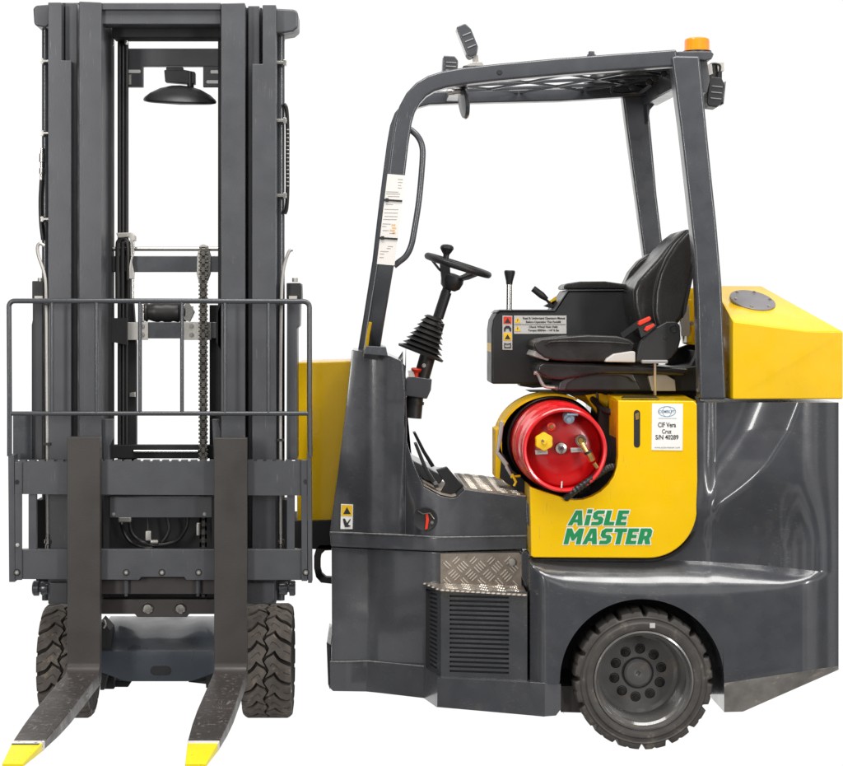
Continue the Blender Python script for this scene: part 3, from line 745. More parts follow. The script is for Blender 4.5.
# top edge plate, beacon, bolts
b = MB(); b.slab([(608,55),(640,53),(680,51.5),(711,51.5),(714,54),(712,59),(705,60.5),(680,57),(620,60)], .10, .86); b.build('roof_plate', 'guard', og, bevel=.003)
b = MB(); c_ = P(697,51.5,.20); b.lathe([(0,.045),(.034,.045),(.041,.041),(.0425,.035),(.0435,.004),(.045,0),(.045,-.004)], c_, (0,0,1), 32, mod=lambda r, d, j: r*(1+.012*(j%2)) if .01 < d < .04 else r)
bec = b.build('beacon', 'amber', fl); b = MB(); b.lathe([(.049,0),(.049,.006),(0,.006)], c_ - Vector((0,0,.006)), (0,0,1), 32); b.build('beacon_base', 'black', bec)
b = MB(); b.lathe([(0,.014),(.009,.014),(.011,.01),(.011,.004),(.015,.003),(.015,-.002)], P(591.5,55.5,.11)+Vector((0,0,.028-.0285)), (0,0,1), 6); b.build('roof_bolt', 'guard', og)
b = MB(); b.lathe([(0,.003),(.008,.003),(.010,.001),(.010,-.003)], P(499.5,72.5,.081), (0,-1,0), 16); b.build('plug', 'dark', og)
b = MB(); sp_ = spline([P(617,80,.7), P(612,91,.72), P(620,94,.72), P(640,92,.7), P(652,84,.6)]); b.tube(sp_, .007, 8); b.build('cable', 'rubberhose', og)
for i, (a, c_, Y) in enumerate([(649,82,.5),(655,78,.45),(664,74,.35),(632,87,.6)]):
    if i == 0: rb0 = bolt(P(a,c_,Y), .008, .008, og, 'bolt', 'fork'); q0 = P(a,c_,Y)
    else: clone(rb0, P(a,c_,Y) - q0, og)
# grab handle
b = MB(); b.tube(spline([P(407,128,.11), P(412,131,.11), P(418,137,.11), P(422,146,.11), P(422.5,160,.11), P(419,200,.11), P(414,232,.11), P(411,246,.11), P(406,256,.11), P(399,262,.11), P(394,266,.11)], 6), .0105, 14)
b.build('grab_handle', 'guard', og)
b = MB(); b.tube([P(370.5,322,.19), P(368,335,.22), P(366.5,350,.26)], .006, 8); b.build('post_cable', 'warn', og)
b = MB(); b.slab([(364,346),(384,347),(386,354),(362,352)], .36, .95); b.build('post_foot', 'guard', og, bevel=.002)
b = MB(); b.slab([(366,346),(386,347),(388,356),(364,354)], .10, .44); b.build('post_foot', 'guard', og, bevel=.002)

# ---- lamps and mirrors
def lamp(cpx, cpy, w, h, ang, Y, dY, face, m='black'):
    b = MB(); a = math.radians(ang)
    def R_(u, v): return (cpx + u*math.cos(a) - v*math.sin(a), cpy + u*math.sin(a) + v*math.cos(a))
    b.slab([R_(-w*.5,-h*.5), R_(w*.25,-h*.5), R_(w*.5,-h*.28), R_(w*.5,h*.3), R_(w*.2,h*.5), R_(-w*.35,h*.5), R_(-w*.5,h*.42)], Y, Y+dY)
    o = b.build('work_lamp', m, fl, bevel=.004, seg=3)
    b = MB(); s_ = face
    b.slab([R_(s_*w*.5,-h*.38), R_(s_*w*.56,-h*.38), R_(s_*w*.56,h*.38), R_(s_*w*.5,h*.38)], Y+dY*.12, Y+dY*.88); b.build('lens', 'lens', o)
    b = MB()
    for k in (-.2, .0, .2): b.slab([R_(-w*.3,h*k), R_(w*.38,h*k), R_(w*.38,h*k+.9), R_(-w*.3,h*k+.9)], Y-.003, Y)
    b.build('cooling_fin', 'knobgrey', o)
    return o
lamp(468.5, 40, 13, 33, -22, .12, .09, -1, 'guard')
b = MB(); b.slab([(473,54),(478,55),(479,64),(473,64)], .15, .18); b.slab([(463,66),(474,62),(482,62),(484,66)], .12, .2); b.build('lamp_bracket', 'zinc', og, bevel=.001)
o2 = lamp(450.5, 66, 15, 20, 3, .30, .09, -1, 'guard')
lamp(716, 92, 16, 30, 6, .22, .09, 1)
b = MB(); b.slab([(706,65),(712,64),(713,74),(708,76)], .22, .28); b.slab([(717,63),(724,62),(724,71),(718,72)], .24, .28); b.build('lamp_bracket', 'zinc', og, bevel=.001)
b = MB(); b.slab([(706,66),(714,63),(722,66),(722,82),(714,80),(707,86)], .25, .27); b.tube(spline([P(706,70,.24), P(712,60+4,.24), P(720,66,.24), P(718,78,.24)]), .004, 8); b.build('lamp_yoke', 'black', og)
# interior oval mirror, edge-on
b = MB(); c_ = P(463.5,103,.30); ax = Vector((.97,.18,.12))
b.lathe([(0,-.014),(.03,-.012),(.052,-.006),(.058,.002),(.055,.008),(.03,.016),(0,.020)], c_, ax, 36)
mi = b.build('rear_view_mirror', 'guard', fl); b = MB(); b.cyl(P(466,92,.30), P(466,80,.30), .006, 10); b.tube([P(447,92,.3), P(465,90,.3)], .006, 10); b.lathe([(0,0),(.011,0),(.011,.022),(0,.022)], P(448,92,.3), (1,0,.03), 12); b.build('mirror_arm', 'steel', mi)
b = MB(); b.lathe([(0,0),(.009,0),(.009,.03),(0,.03)], P(452,92,.29), (1,0,.1), 12); b.build('mirror_clamp', 'zinc', mi)

# ---- papers (top level)
pa = MB(); pa.slab([(387.5,174),(405.5,175.5),(394.5,265.5),(376.8,264)], .0785, .0815)
papers = pa.build('instruction_papers', 'paper', None)
papers['label'] = 'white printed instruction papers strapped to the front cab post beside the grab handle'
papers['category'] = 'papers'
b = MB()
def pline(yc, x0, x1, th=.6):
    l = lambda y: lerp([(174,387.5),(264,376.8)], y)
    b.slab([(l(yc)+x0,yc),(l(yc)+x1,yc+.3),(l(yc)+x1,yc+th+.3),(l(yc)+x0,yc+th)], .0778, .0784)
for yc, x0, x1 in [(179,11,16),(182,11.5,16),(185,12,15),(187.5,12,16),(191.5,1,13),(193.5,1,15),(196,3,14.5),(204,2,9),(209,1,15),(212.5,1,15),(216,2,15),(219,1,14.5),(223.5,1,9),(226,1,5),(230,2,8),(233,9,14),(246,9,14),(248,8,12),(251,2,10),(253.5,2,6),(257,2,6)]: pline(yc, x0, x1)
b.build('print', 'inkgrey', papers)
b = MB()
for yc, x0, x1 in [(224,10,14),(227,11,15),(229.5,9,14),(232,12,15)]: pline(yc, x0, x1, 1.6)
b.build('colour_print', 'inkbrown', papers)
for yc in (199, 237):
    b = MB(); l = lerp([(174,387.5),(264,376.8)], yc); b.slab([(l-1,yc),(l+17.8,yc+1.2),(l+17.6,yc+3),(l-1.2,yc+1.8)], .0755, .0777); b.slab([(l+1,yc-.8),(l+4,yc-.8),(l+4,yc+2.8),(l+1,yc+2.8)], .073, .0777); b.build('cable_tie', 'black', papers)

# ================================================================= CONSOLE + SEAT
YC = .58
b = MB(); b.slab([(491.5,330),(493,320),(496.5,313.5),(500,311),(555,311),(560,304),(568.5,291),(632,291),(655,300),(660,384),(491.5,384)], YC, .86)
con = b.build('armrest_console', 'black', fl, bevel=.008, seg=3)
b = MB(); b.slab([(498,312.5),(500,311),(555,311),(568.5,291),(632,290.5),(632,289.6),(568,289.8),(554.5,309.6),(499.5,309.6),(496,312.5)], YC-.006, .868); b.build('console_trim', 'mast', con, bevel=.001)
b = MB(); b.slab([(563.5,289),(564,285.5),(567,283.5),(580,281.5),(605,281.3),(628,284.5),(629,289)], YC+.0, .80); b.build('arm_pad', 'vinyl', con, bevel=.01, seg=4)
b = MB(); b.slab([(491,345),(492.6,327),(493.8,331),(493,350),(491.5,368)], YC+.02, .84); b.build('yellow_reflection', 'warn', con)  # yellow reflection on the console side, put in as a coloured sliver
b = MB(); b.slab([(520,383),(548,383),(548,387),(533,388),(520,386)], .62, .74); b.build('console_bracket', 'black', con)
# decals
b = MB(); b.slab([(502.5,315.5),(512.3,315.8),(512.3,350),(502.5,349.7)], YC-.003, YC-.0005); d1 = b.build('warning_strip', 'alu', con)
b = MB(); b.slab([(503.5,316.6),(511.6,316.8),(511.6,324),(503.5,323.8)], YC-.0045, YC-.0032); b.build('red_field', 'warnred', d1)
b = MB(); b.slab([(503.5,333),(511.6,333),(511.6,340.4),(503.5,340.4)], YC-.0045, YC-.0032); b.build('yellow_field', 'warn', d1)
b = MB(); tri(b, 507.6, 320.4, 6, 5, YC-.0055); tri(b, 507.6, 336.8, 6, 5, YC-.0055); b.slab([(504,331.5),(504,328),(506,325.8),(509,325.8),(511.2,328),(511.2,331.5),(510,331.5),(509,328.6),(506,328.6),(505.2,331.5)], YC-.0055, YC-.0045)
b.slab([(504.2,343),(507.4,343.8),(511,343),(511,344),(507.6,344.8),(504.2,344)], YC-.0055, YC-.0045); b.slab([(504.2,344),(505,344),(505,347),(510.2,347),(510.2,344),(511,344),(511,348),(504.2,348)], YC-.0055, YC-.0045); b.build('pictogram', 'ink', d1)
b = MB(); b.slab([(514,315.6),(566.5,315.6),(566.5,333.8),(514,333.8)], YC-.003, YC-.0005); d2 = b.build('instruction_decal', 'alu', con)
b = MB(); tri(b, 517.7, 319.9, 6.5, 5.6, YC-.0045); tri(b, 517.7, 328.4, 6.5, 5.6, YC-.0045); b.build('warning_triangle', 'warn', d2)
b = MB(); b.slab([(514.5,324.3),(566,324.3),(566,324.7),(514.5,324.7)], YC-.0045, YC-.0035)
for yy_ in (319.9, 328.4):
    b.slab([(517.4,yy_-1),(518,yy_-1),(518,yy_+1.2),(517.4,yy_+1.2)], YC-.0056, YC-.005)
for t_, x0, x1, y0, y1 in (('Read & Understand Operators Manual',523,565,317,320),('Before Operating This Forklift',526,561,320.8,323.6),('Check Wheel Nuts Daily',529,558,325.8,328.4),('Torque 200Nm - 147 ft lbs',528,559,329.2,332)):
    text_mesh(t_, x0, x1, y0, y1, YC-.0045, offset=.02, mb=b)
b.build('decal_text', 'ink', d2)
# levers
b = MB(); b.cyl(P(509,311,.68), P(509.3,283,.68), .0105, 18); b.cyl(P(509,312,.68), P(509,309.5,.68), .015, 18); lv = b.build('hand_lever', 'steel', con)
b = MB(); b.lathe([(0,.052),(.018,.052),(.0205,.048),(.020,.040),(.013,.012),(.0115,.0),(0,0)], P(509.3,284.5,.68), (.03,0,1), 20); b.build('lever_knob', 'black', lv)
b = MB(); b.tube([P(551,305,.70), P(543,296,.70)], .005, 10); b.slab([(545,306),(552,302),(556,300),(558,304),(552,308)], .66, .74); jy = b.build('joystick', 'black', con)
b = MB(); b.tube([P(547,299.5,.70), P(542,295.5,.70), P(533,288.5,.70)], [.008,.013,.012], 14); b.build('joystick_grip', 'black', jy)
b = MB(); b.slab([(550,301),(556,296.5),(557,299),(553,305)], .66, .70); b.build('joystick_boot', 'warn', jy)

# seat
seat = MB(); seat.slab([(557,391.5),(558,384),(560,380),(640,372),(646,373),(700,365),(703,350),(706,391.5)], .34, .80)
seat_o = seat.build('driver_seat', 'black', fl, bevel=.006)
YB = .26
b = MB(); b.slab([(533.5,346),(535,342),(541,339),(560,337),(588,335),(617,336),(630,339.5),(635,343),(635,349),(629,353),(615,356),(605,361.5),(570,361.5),(553,360),(545,358),(537,352)], YB, .74)
b.build('seat_cushion', 'vinyl', seat_o, bevel=.016, seg=5)
b = MB(); sp_ = spline([P(546,345,YB-.002), P(552,342,YB-.004), P(575,341.5,YB-.004), P(612,342.5,YB-.004), P(630,344,YB-.002)]); b.tube(sp_, .0035, 8); b.build('cushion_piping', 'vinyl', seat_o)
b = MB(); b.slab([(536,350),(533,356),(548,361),(552,357)], YB+.03, .70); b.build('cushion_front', 'alu', seat_o, bevel=.004)
b = MB(); b.slab([(536.5,372),(537.5,365.5),(544,362),(560,362.5),(640,365),(690,368),(686,376),(640,374),(600,374),(562,380),(548,378.5)], YB+.02, .74)
b.build('suspension_cover', 'vinyl', seat_o, bevel=.012, seg=4)
b = MB(); b.slab([(557.5,390.5),(560,383),(571,376.5),(594,372.5),(620,372.5),(633,375),(638,383),(642,390.5)], .315, .40); b.build('seat_base', 'black', seat_o, bevel=.006, seg=3)
b = MB(); b.slab([(558,390),(560,382),(571,375.5),(594,371.5),(620,371.5),(633,374),(637,382),(633,381),(629,377),(618,374.5),(594,374.8),(575,378.5),(567,384),(565,390)], .30, .335); b.build('seat_rail_cover', 'guard', seat_o, bevel=.004, seg=3)
b = MB(); b.tube(spline([P(534,373,.32), P(538,374,.32), P(542,383,.32), P(546,386.5,.32), P(558,387.5,.33)]), .0065, 10); b.build('slide_lever', 'zinc', seat_o)
# backrest
b = MB(); b.slab([(692,228),(686.5,229.5),(678,236),(668,246),(658,259),(647,271),(638,281),(633.5,291),(634,305),(638,322),(645,336),(655,340),(670,330),(683,318),(691,290),(696,262),(697,240)], YB+.04, .66)
br = b.build('backrest', 'vinyl', seat_o, bevel=.028, seg=6)
b = MB(); b.slab([(692,229),(686,232),(676,243),(666,258),(659,274),(655,292),(654,312),(657,326),(663,333),(672,331),(683,318),(690,292),(695,262),(697,238)], YB-.015, YB+.07); b.build('side_bolster', 'vinyl', br, bevel=.022, seg=5)
b = MB(); b.slab([(624,285),(630,272),(639,261),(649,254),(657,252),(662,256),(655,292),(640,310),(632,300)], .64, .74); b.build('side_bolster', 'vinyl', br, bevel=.02, seg=5)
b = MB(); b.tube(spline([P(686,231,YB-.012), P(674,243,YB-.017), P(664,258,YB-.018), P(657.5,275,YB-.018), P(653.5,293,YB-.017), P(653,312,YB-.015), P(656,325,YB-.012)]), .0022, 6); b.build('seam_piping', 'black', br)
b = MB(); b.slab([(693,262),(696,262),(690,292),(686,312),(683,318),(684,306)], YB-.02, YB+.2); b.build('back_shell', 'black', br)
b = MB(); b.slab([(636,362),(638,348),(641,341),(648,334),(657,327),(667,321.5),(676,321.5),(680,325),(681,339),(678,350),(672,358),(665,362.5)], YB-.035, YB+.0)
rc_ = b.build('recliner_cover', 'black', seat_o, bevel=.006, seg=3)
b = MB(); b.lathe([(.0105,-.001),(.012,-.003),(.0135,-.001)], P(673.5,328.5,YB-.035), (0,1,0), 24); b.build('cover_cap', 'black', rc_); 
b = MB(); b.lathe([(0,-.002),(.005,-.002),(.006,0)], P(665,338,YB-.035), (0,1,0), 16); b.build('cover_screw', 'black', rc_)
b = MB(); b.slab([(605,362),(607,358.5),(614,354),(633,351),(635.5,352),(635.5,362.5)], YB-.03, YB+.01); b.build('recline_lever', 'alu', seat_o, bevel=.004, seg=3)
b = MB(); b.tube([P(622,336,YB+.03), P(640,323,YB-.01)], 1, prof=[(-.002,-.012),(.002,-.012),(.002,.012),(-.002,.012)], up=(-.4,-.8,.4)); sb = b.build('seat_belt', 'black', seat_o)
b = MB(); b.slab([(638,324.5),(639.5,321),(650,316.2),(651.5,318.8),(650,321),(640,325.8)], YB-.05, YB-.02); b.build('buckle', 'redbit', sb, bevel=.003)
b = MB(); b.slab([(644,330),(646,326.5),(654,323.5),(655,326),(647,331.5)], YB-.05, YB-.036); b.build('buckle', 'redbit', sb, bevel=.002)
b = MB(); b.slab([(638,327),(648,322),(654,323),(657,326),(648,334),(641,338)], YB-.042, YB-.034); b.build('buckle_housing', 'black', sb, bevel=.002)
b = MB(); b.slab([(642,360),(668,360),(668,363.5),(642,363.5)], .10, .125); th_ = b.build('release_handle', 'knobgrey', fl, bevel=.004, seg=3)
b = MB(); b.cyl(P(655,363,.112), P(655,395,.16), .0045, 12); b.build('handle_stem', 'zinc', th_)
b = MB(); b.slab([(648,376),(664,373.5),(675,380),(676,391),(652,391)], .30, .335); b.build('seat_bracket', 'zinc', seat_o, bevel=.002)
b = MB(); b.slab([(640,391.5),(640,381),(672,378),(690,368),(697,355),(700,346),(702,346),(703,391.5)], .36, .42); b.build('side_bracket', 'black', seat_o, bevel=.002); 
bolt(P(698.5,390,.10), .005, .004, fl)
b = MB(); b.slab([(530,392),(616,391),(616,396),(590,393.5),(560,393)], .66, .9); b.build('deck_edge', 'dark', fl)
b = MB(); b.slab([(612,391.5),(700,391.5),(700,400),(618,400)], .42, 1.0); b.build('seat_deck', 'dark', fl)

# ================================================================= STEERING
YW = .55
col = MB(); a0 = P(421,372,YW); a1 = P(451.5,283,YW); ax = (a1-a0).normalized()
b = MB(); b.cyl(P(420,384,YW), P(437,322,YW), .029, 24); b.cyl(P(436,322,YW), P(450,280,YW), .0165, 20); b.cyl(P(438,318,YW), P(446.5,292,YW), .0195, 20)
sc_ = b.build('steering_column', 'black', fl)
# bellows
base = P(421.5,351,YW); top = P(437.5,318.5,YW); d = (top-base); Lb = d.length; prof_ = []
nb_ = 7
prof_.append((.085, -.012)); prof_.append((.088,-.004))
for i in range(nb_):
    t = i / nb_; rr = .080*(1-t) + .033*t
    prof_ += [(rr*.74, Lb*(t+.06)), (rr*.97, Lb*(t+.5/nb_)), (rr*.93, Lb*(t+.62/nb_))]
prof_ += [(.028, Lb), (.020, Lb+.002)]
b = MB(); b.lathe(prof_, base, d + Vector((-.012,0,0)), 40); b.build('bellows', 'rubberhose', sc_)
b = MB(); b.slab([(405.5,379),(411,376),(432,379),(431,390),(427,399),(405.5,396)], YW-.05, YW+.06); mb_ = b.build('column_mount', 'guard', sc_, bevel=.004)
b = MB(); b.cyl(P(415,396,YW), P(413,418,YW), .031, 20); b.cyl(P(415,401,YW), P(414.6,404,YW), .034, 20); b.build('steering_motor', 'black', mb_)
b = MB(); b.lathe([(0,.016),(.016,.016),(.02,.012),(.016,.004),(.01,0),(.01,-.02)], P(416,372.5,YW-.04), (.1,-.1,1), 24); b.build('emergency_button', 'redbit', mb_)
b = MB(); b.slab([(408,371),(413,370),(415,377),(409,377)], YW-.05, YW-.02); b.build('button_plate', 'alu', mb_)
bolt(P(424,365.5,YW-.028), .005, .003, sc_, 'screw', 'alu')
# steering wheel
wc2 = P(458,265.5,YW); ax2 = Vector((.30,-.07,.95)).normalized()
a_ = Vector((0,1,0)); w_1 = (a_ - ax2*a_.dot(ax2)).normalized(); w_2 = ax2.cross(w_1)
Rw = .115
b = MB(); b.tube([wc2 + (w_1*math.cos(2*PI*i/48) + w_2*math.sin(2*PI*i/48))*Rw for i in range(48)], .0125, 14, closed=True)
sw = b.build('steering_wheel', 'black', sc_)
hubp = P(452,281,YW)
for k, aa in enumerate((100, 225, 320)):
    b = MB(); r_ = math.radians(aa); rp = wc2 + (w_1*math.cos(r_) + w_2*math.sin(r_))*Rw*.97
    b.tube([hubp, hubp.lerp(rp, .55) - ax2*.006, rp], 1, prof=[(-.004,-.014),(.004,-.014),(.004,.014),(-.004,.014)], up=tuple(ax2)); b.build('spoke', 'black', fl if False else sc_, bevel=.002)
b = MB(); b.lathe([(0,.028),(.030,.026),(.040,.018),(.042,.0),(.036,-.022),(.022,-.034),(0,-.034)], hubp, ax2, 28); b.build('wheel_hub', 'black', sc_)
b = MB(); b.slab([(440,264),(450,265),(451,285),(442,283)], YW-.03, YW+.02); b.lathe([(0,.05),(.016,.048),(.0235,.042),(.025,.034),(.018,.022),(.011,.012),(.010,-.02),(.012,-.03)], P(446,258,YW), (.10,0,1), 24); b.build('spinner_knob', 'black', sc_, bevel=.001)

# ================================================================= FRONT UNIT
# yellow hood behind the mast
b = MB(); b.slab([(297,362.5),(348,361),(352,361),(352,380),(346,420),(338,480),(332,522),(297,522)], .62, 1.05); fh = b.build('front_hood', 'yellow', fl, bevel=.006, seg=3)
b = MB(); b.slab([(300,372),(345,371),(340,385),(304,388)], .612, .619);  b.bm.free()
b = MB(); b.slab([(290,521),(338,520),(338,546),(331,550),(290,548)], .60, .95); pv = b.build('pivot_bracket', 'dark', fl, bevel=.003)
b = MB(); o_ = [(313,545),(334,545),(334,584),(322,584)] 
outl = [(334,545),(320,545),(316,549),(314,556),(314,568),(316,577),(321,582.5),(334,584)]; inl = [(334,550),(325,550.5),(321.5,554),(320.5,560),(320.5,568),(322,573.5),(326,577),(334,577.5)]
for i in range(len(outl)-1):
    b.slab([outl[i], outl[i+1], inl[i+1], inl[i]], .60, .64)
b.build('tow_eye', 'fork', pv)

# ---- mast
YM = .10
mast = MB()
mast.pbox(47.5, 61.5, 3, 62, YM, YM+.19); mast.slab([(47.5,61),(71,61),(71,604),(47.5,604)], YM, YM+.19)
mast.bm.free()
def rail(pts, Y0, Y1, par, nm='outer_rail', m='mast', bev=.003):
    b = MB(); b.slab(pts, Y0, Y1); return b.build(nm, m, par, bevel=bev)
b = MB(); b.pbox(101, 221, 3, 24.5, YM+.02, YM+.10)
mst = b.build('mast', 'mast', fl, bevel=.004)
b = MB(); b.pbox(101, 221, 1.5+1.5, 10, YM+.006, YM+.02); b.build('top_lip', 'mast', mst, bevel=.003)
rail([(48,2.5),(61.5,2.5),(61.5,60.5),(71,60.5),(71,604),(48,604)], YM, YM+.19, mst)
rail([(262.5,5),(276,5),(276,604),(252,604),(252,64),(262.5,64)], YM, YM+.19, mst)
rail([(65,3),(77.3,3),(77.3,604),(65,604)], YM+.05, YM+.18, mst, 'middle_rail')
rail([(248,6),(259.5,6),(259.5,604),(248,604)], YM+.05, YM+.18, mst, 'middle_rail')
rail([(79,1.5),(101.5,2.5),(101.5,604),(79,604)], YM-.006, YM+.17, mst, 'inner_rail')
rail([(221,3.5),(245,3),(245,604),(221,604)], YM-.006, YM+.17, mst, 'inner_rail')
# rail backs (dark)
b = MB(); b.pbox(62, 79, 3, 604, YM+.10, YM+.20); b.pbox(104, 111, 20, 604, YM+.155, YM+.24); b.pbox(245.5, 262, 8, 604, YM+.10, YM+.20); b.build('rail_web', 'dark', mst)
b = MB(); b.pbox(218, 222, 40, 604, YM+.17, YM+.25); b.build('rail_web', 'dark', mst)
# collars at the top
for x0, x1, y0, y1 in ((33,50,5.5,27.5),(275,298,8.5,33.5)):
    b = MB(); pts = [(x0+3,y0),(x1,y0-1),(x1,y1-4),(x1-4,y1),(x0+3,y1-1.5),(x0+1,y1-4),(x0,y0+3)] if x0 < 100 else [(x0,y0),(x1-3,y0+1),(x1,y0+4),(x1,y1-6),(x1-5,y1-2),(x0+6,y1),(x0,y1)]
    b.slab(pts, YM+.05, YM+.20); b.build('top_collar', 'mast', mst, bevel=.010, seg=4)
# cross members
rail([(112,25),(222,25),(222,37.5),(112,37.5)], YM+.12, YM+.22, mst, 'cross_member', 'dark')
cm = rail([(127,48.5),(219,48.5),(219,66.5),(143,66.5),(143,87),(125,87),(125,66)], YM+.25, YM+.28, mst, 'cross_member', 'mast')
rail([(203,66),(219,66),(219,87.5),(203,87.5)], YM+.25, YM+.26, mst, 'mirror_bracket')
b = MB(); 
b.bm.free()
for a0_, a1_, yy_ in ((127,140,71.5),(211,219,72),(207,218,82)):
    b = MB(); b.slab([(a0_,yy_-1.6),(a1_,yy_-1.6),(a1_+.8,yy_),(a1_,yy_+1.6),(a0_,yy_+1.6),(a0_-.8,yy_)], YM+.247, YM+.2495); b.build('slot', 'white', cm)
b = MB(); b.slab([(121,75),(131,74.5),(131,84.5),(121,85)], YM+.235, YM+.245); b.build('clamp_plate', 'zinc', cm, bevel=.001)
# round mirror seen edge-on
b = MB(); b.slab([(164,70),(185,70),(195,72),(195,84),(190,84),(165,82)], YM+.22, YM+.26); b.slab([(166,67),(183,67),(183,71),(166,71)], YM+.22, YM+.26); ma = b.build('mirror_arm', 'black', mst, bevel=.003)
b = MB(); b.cyl(P(190.5,72,YM+.23), P(190.5,90,YM+.23), .012, 14); b.build('mirror_stem', 'black', ma)
b = MB(); c_ = P(180,97.5,YM+.20)
b.lathe([(0,.042),(.03,.040),(.07,.030),(.105,.012),(.1235,-.004),(.1275,-.011),(.1255,-.017),(.11,-.021),(0,-.026)], c_, (.04,-.14,.98), 64); b.build('convex_mirror', 'black', mst, ang=40)
# lower cross members
rail([(109,256),(222,256),(222,272),(109,272)], YM+.19, YM+.25, mst, 'cross_member', 'guard')
b = MB(); b.cyl(P(108,249,YM+.2), P(222,249,YM+.2), .0075, 12); b.build('tie_rod', 'steel', mst)
x2 = rail([(109,322),(222,322),(222,338.5),(109,338.5)], YM+.20, YM+.26, mst, 'cross_member', 'guard')
for a0_, a1_ in ((127,148),(182,211)):
    b = MB(); b.slab([(a0_,322.5),(a1_,322.5),(a1_,340),(a0_,340)], YM+.192, YM+.199); zp = b.build('end_plate', 'zinc', x2, bevel=.001)
    for yy_ in (326.5, 335): bolt(P((a0_+a1_)/2 + (5 if a0_ < 150 else -5), yy_, YM+.192), .006, .004, zp)
b = MB(); 
for (a, c_) in ((84.5,246),(84.5,322)): pass
b.slab([(106,312),(112,318),(127,318),(127,345),(112,342),(109,350),(105,350)], YM+.17, YM+.2); b.build('gusset', 'dark', mst); b = MB(); b.slab([(222,300),(222,352),(216,342),(216,318)], YM+.17, YM+.2); b.build('gusset', 'dark', mst)
# horizontal drum / hoses
b = MB(); b.lathe([(0,0),(.012,0),(.030,.004),(.030,.02),(.034,.024),(.034,.030),(.028,.034),(.033,.05),(.036,.065),(.033,.08),(.038,.10),(.033,.12),(.036,.14),(.028,.15),(.034,.155),(.034,.165),(.02,.17),(.02,.19),(0,.19)], P(139,312,YM+.23), (1,0,0), 28); b.build('side_shift_cylinder', 'rubberhose', mst)
b = MB(); b.slab([(139,304),(144,304),(144,322),(139,322)], YM+.2, YM+.22); b.build('hose_fitting', 'steel', mst, bevel=.003); b = MB(); b.slab([(183,306),(187,300),(191,306),(195,312),(190,322),(184,320)], YM+.2, YM+.22); b.build('hose_fitting', 'steel', mst, bevel=.003)
b = MB(); b.slab([(143,313),(145,313),(145,320),(143,320)], YM+.21, YM+.22); b.build('green_cap', 'green', mst)
# bottom see-through bar
rail([(111,445),(222,445),(222,458.5),(111,458.5)], YM+.20, YM+.24, mst, 'cross_member', 'dark')
b = MB(); b.cyl(P(134,451.5,YM+.195), P(198,451.5,YM+.195), .006, 10); b.build('tie_rod', 'steel', mst)
# vertical hoses / chain column on the left
for i, (a, y0, y1, r_) in enumerate(((119.5,28,600,.006),(123,28,600,.0065),(126.5,28,600,.0065))):
    b = MB(); b.cyl(P(a,y1,YM+.22), P(a,y0,YM+.22), r_*1.15, 12); b.build('mast_hose', 'rubberhose', mst)
rail([(117.5,300),(133,300),(136,345),(136,600),(117.5,600)], YM+.24, YM+.28, mst, 'hose_guide', 'dark', .001)
rail([(209.5,305),(218,305),(218,600),(209.5,600)], YM+.22, YM+.26, mst, 'hose_guide', 'dark', .001)
b = MB(); b.slab([(116,233),(131,232.5),(135,236),(135,241),(131,241),(129,237),(118,238)], YM+.16, YM+.20); 
pul = b.build('hose_pulley', 'zinc', mst, bevel=.002)
b = MB(); b.tube(spline([P(117.5,300,YM+.17), P(117.5,250,YM+.17), P(119,241,YM+.17), P(123,238.5,YM+.17), P(127,241,YM+.17), P(128.5,250,YM+.17), P(128.5,300,YM+.18)]), .008, 10); b.tube(spline([P(122.5,300,YM+.17), P(122.5,250,YM+.165), P(124,243,YM+.165), P(127.5,246,YM+.165), P(128,280,YM+.17)]), .007, 10); b.build('looped_hose', 'rubberhose', pul)
b = MB(); b.slab([(130,238),(134,242),(134,252),(132,262),(134,272),(134,279),(129,279),(129,266),(131,256)], YM+.16, YM+.185); b.cyl(P(132.5,300,YM+.17), P(132.5,272,YM+.17), .006, 10); b.build('pulley_fork', 'steel', pul, bevel=.003)
b = MB(); b.slab([(112,28),(113.5,30),(113.5,46),(112,46)], YM+.2, YM+.21); b.slab([(124,26),(127.5,26),(128.5,35),(127,45),(124.5,45),(123.5,35)], YM+.19, YM+.21); b.build('chain_anchor', 'steel', mst, bevel=.003)
b = MB(); b.slab([(129.5,393),(135,392),(135,397),(129.5,397)], YM+.22, YM+.235); b.build('hose_clip', 'steel', mst, bevel=.001)
# leaf chain on the right
b = MB()
b.slab([(199.5,246),(203,244),(208,246),(211,256),(210.5,274),(208,281),(198.5,281),(196.5,274),(197,256)], YM+.185, YM+.20); sh_ = b.build('chain_anchor', 'zinc', mst, bevel=.003)
y = 247; links = MB(); k = 0
while y < 600:
    if k % 2 == 0: 
        links.pbox(199.6, 201.4, y, y+4.6, YM+.160, YM+.172); links.pbox(205.0, 206.8, y, y+4.6, YM+.160, YM+.172)
    else:
        links.pbox(201.6, 204.8, y-.8, y+4.6, YM+.158, YM+.170)
    links.cyl(P(198.6,y+2.1,YM+.166), P(207.8,y+2.1,YM+.166), .0038, 8)
    y += 4.1; k += 1
links.build('lift_chain', 'chain', mst)
b = MB()
b.pbox(199.8, 206.6, 247, 600, YM+.164, YM+.172); b.build('chain_core', 'dark', mst)
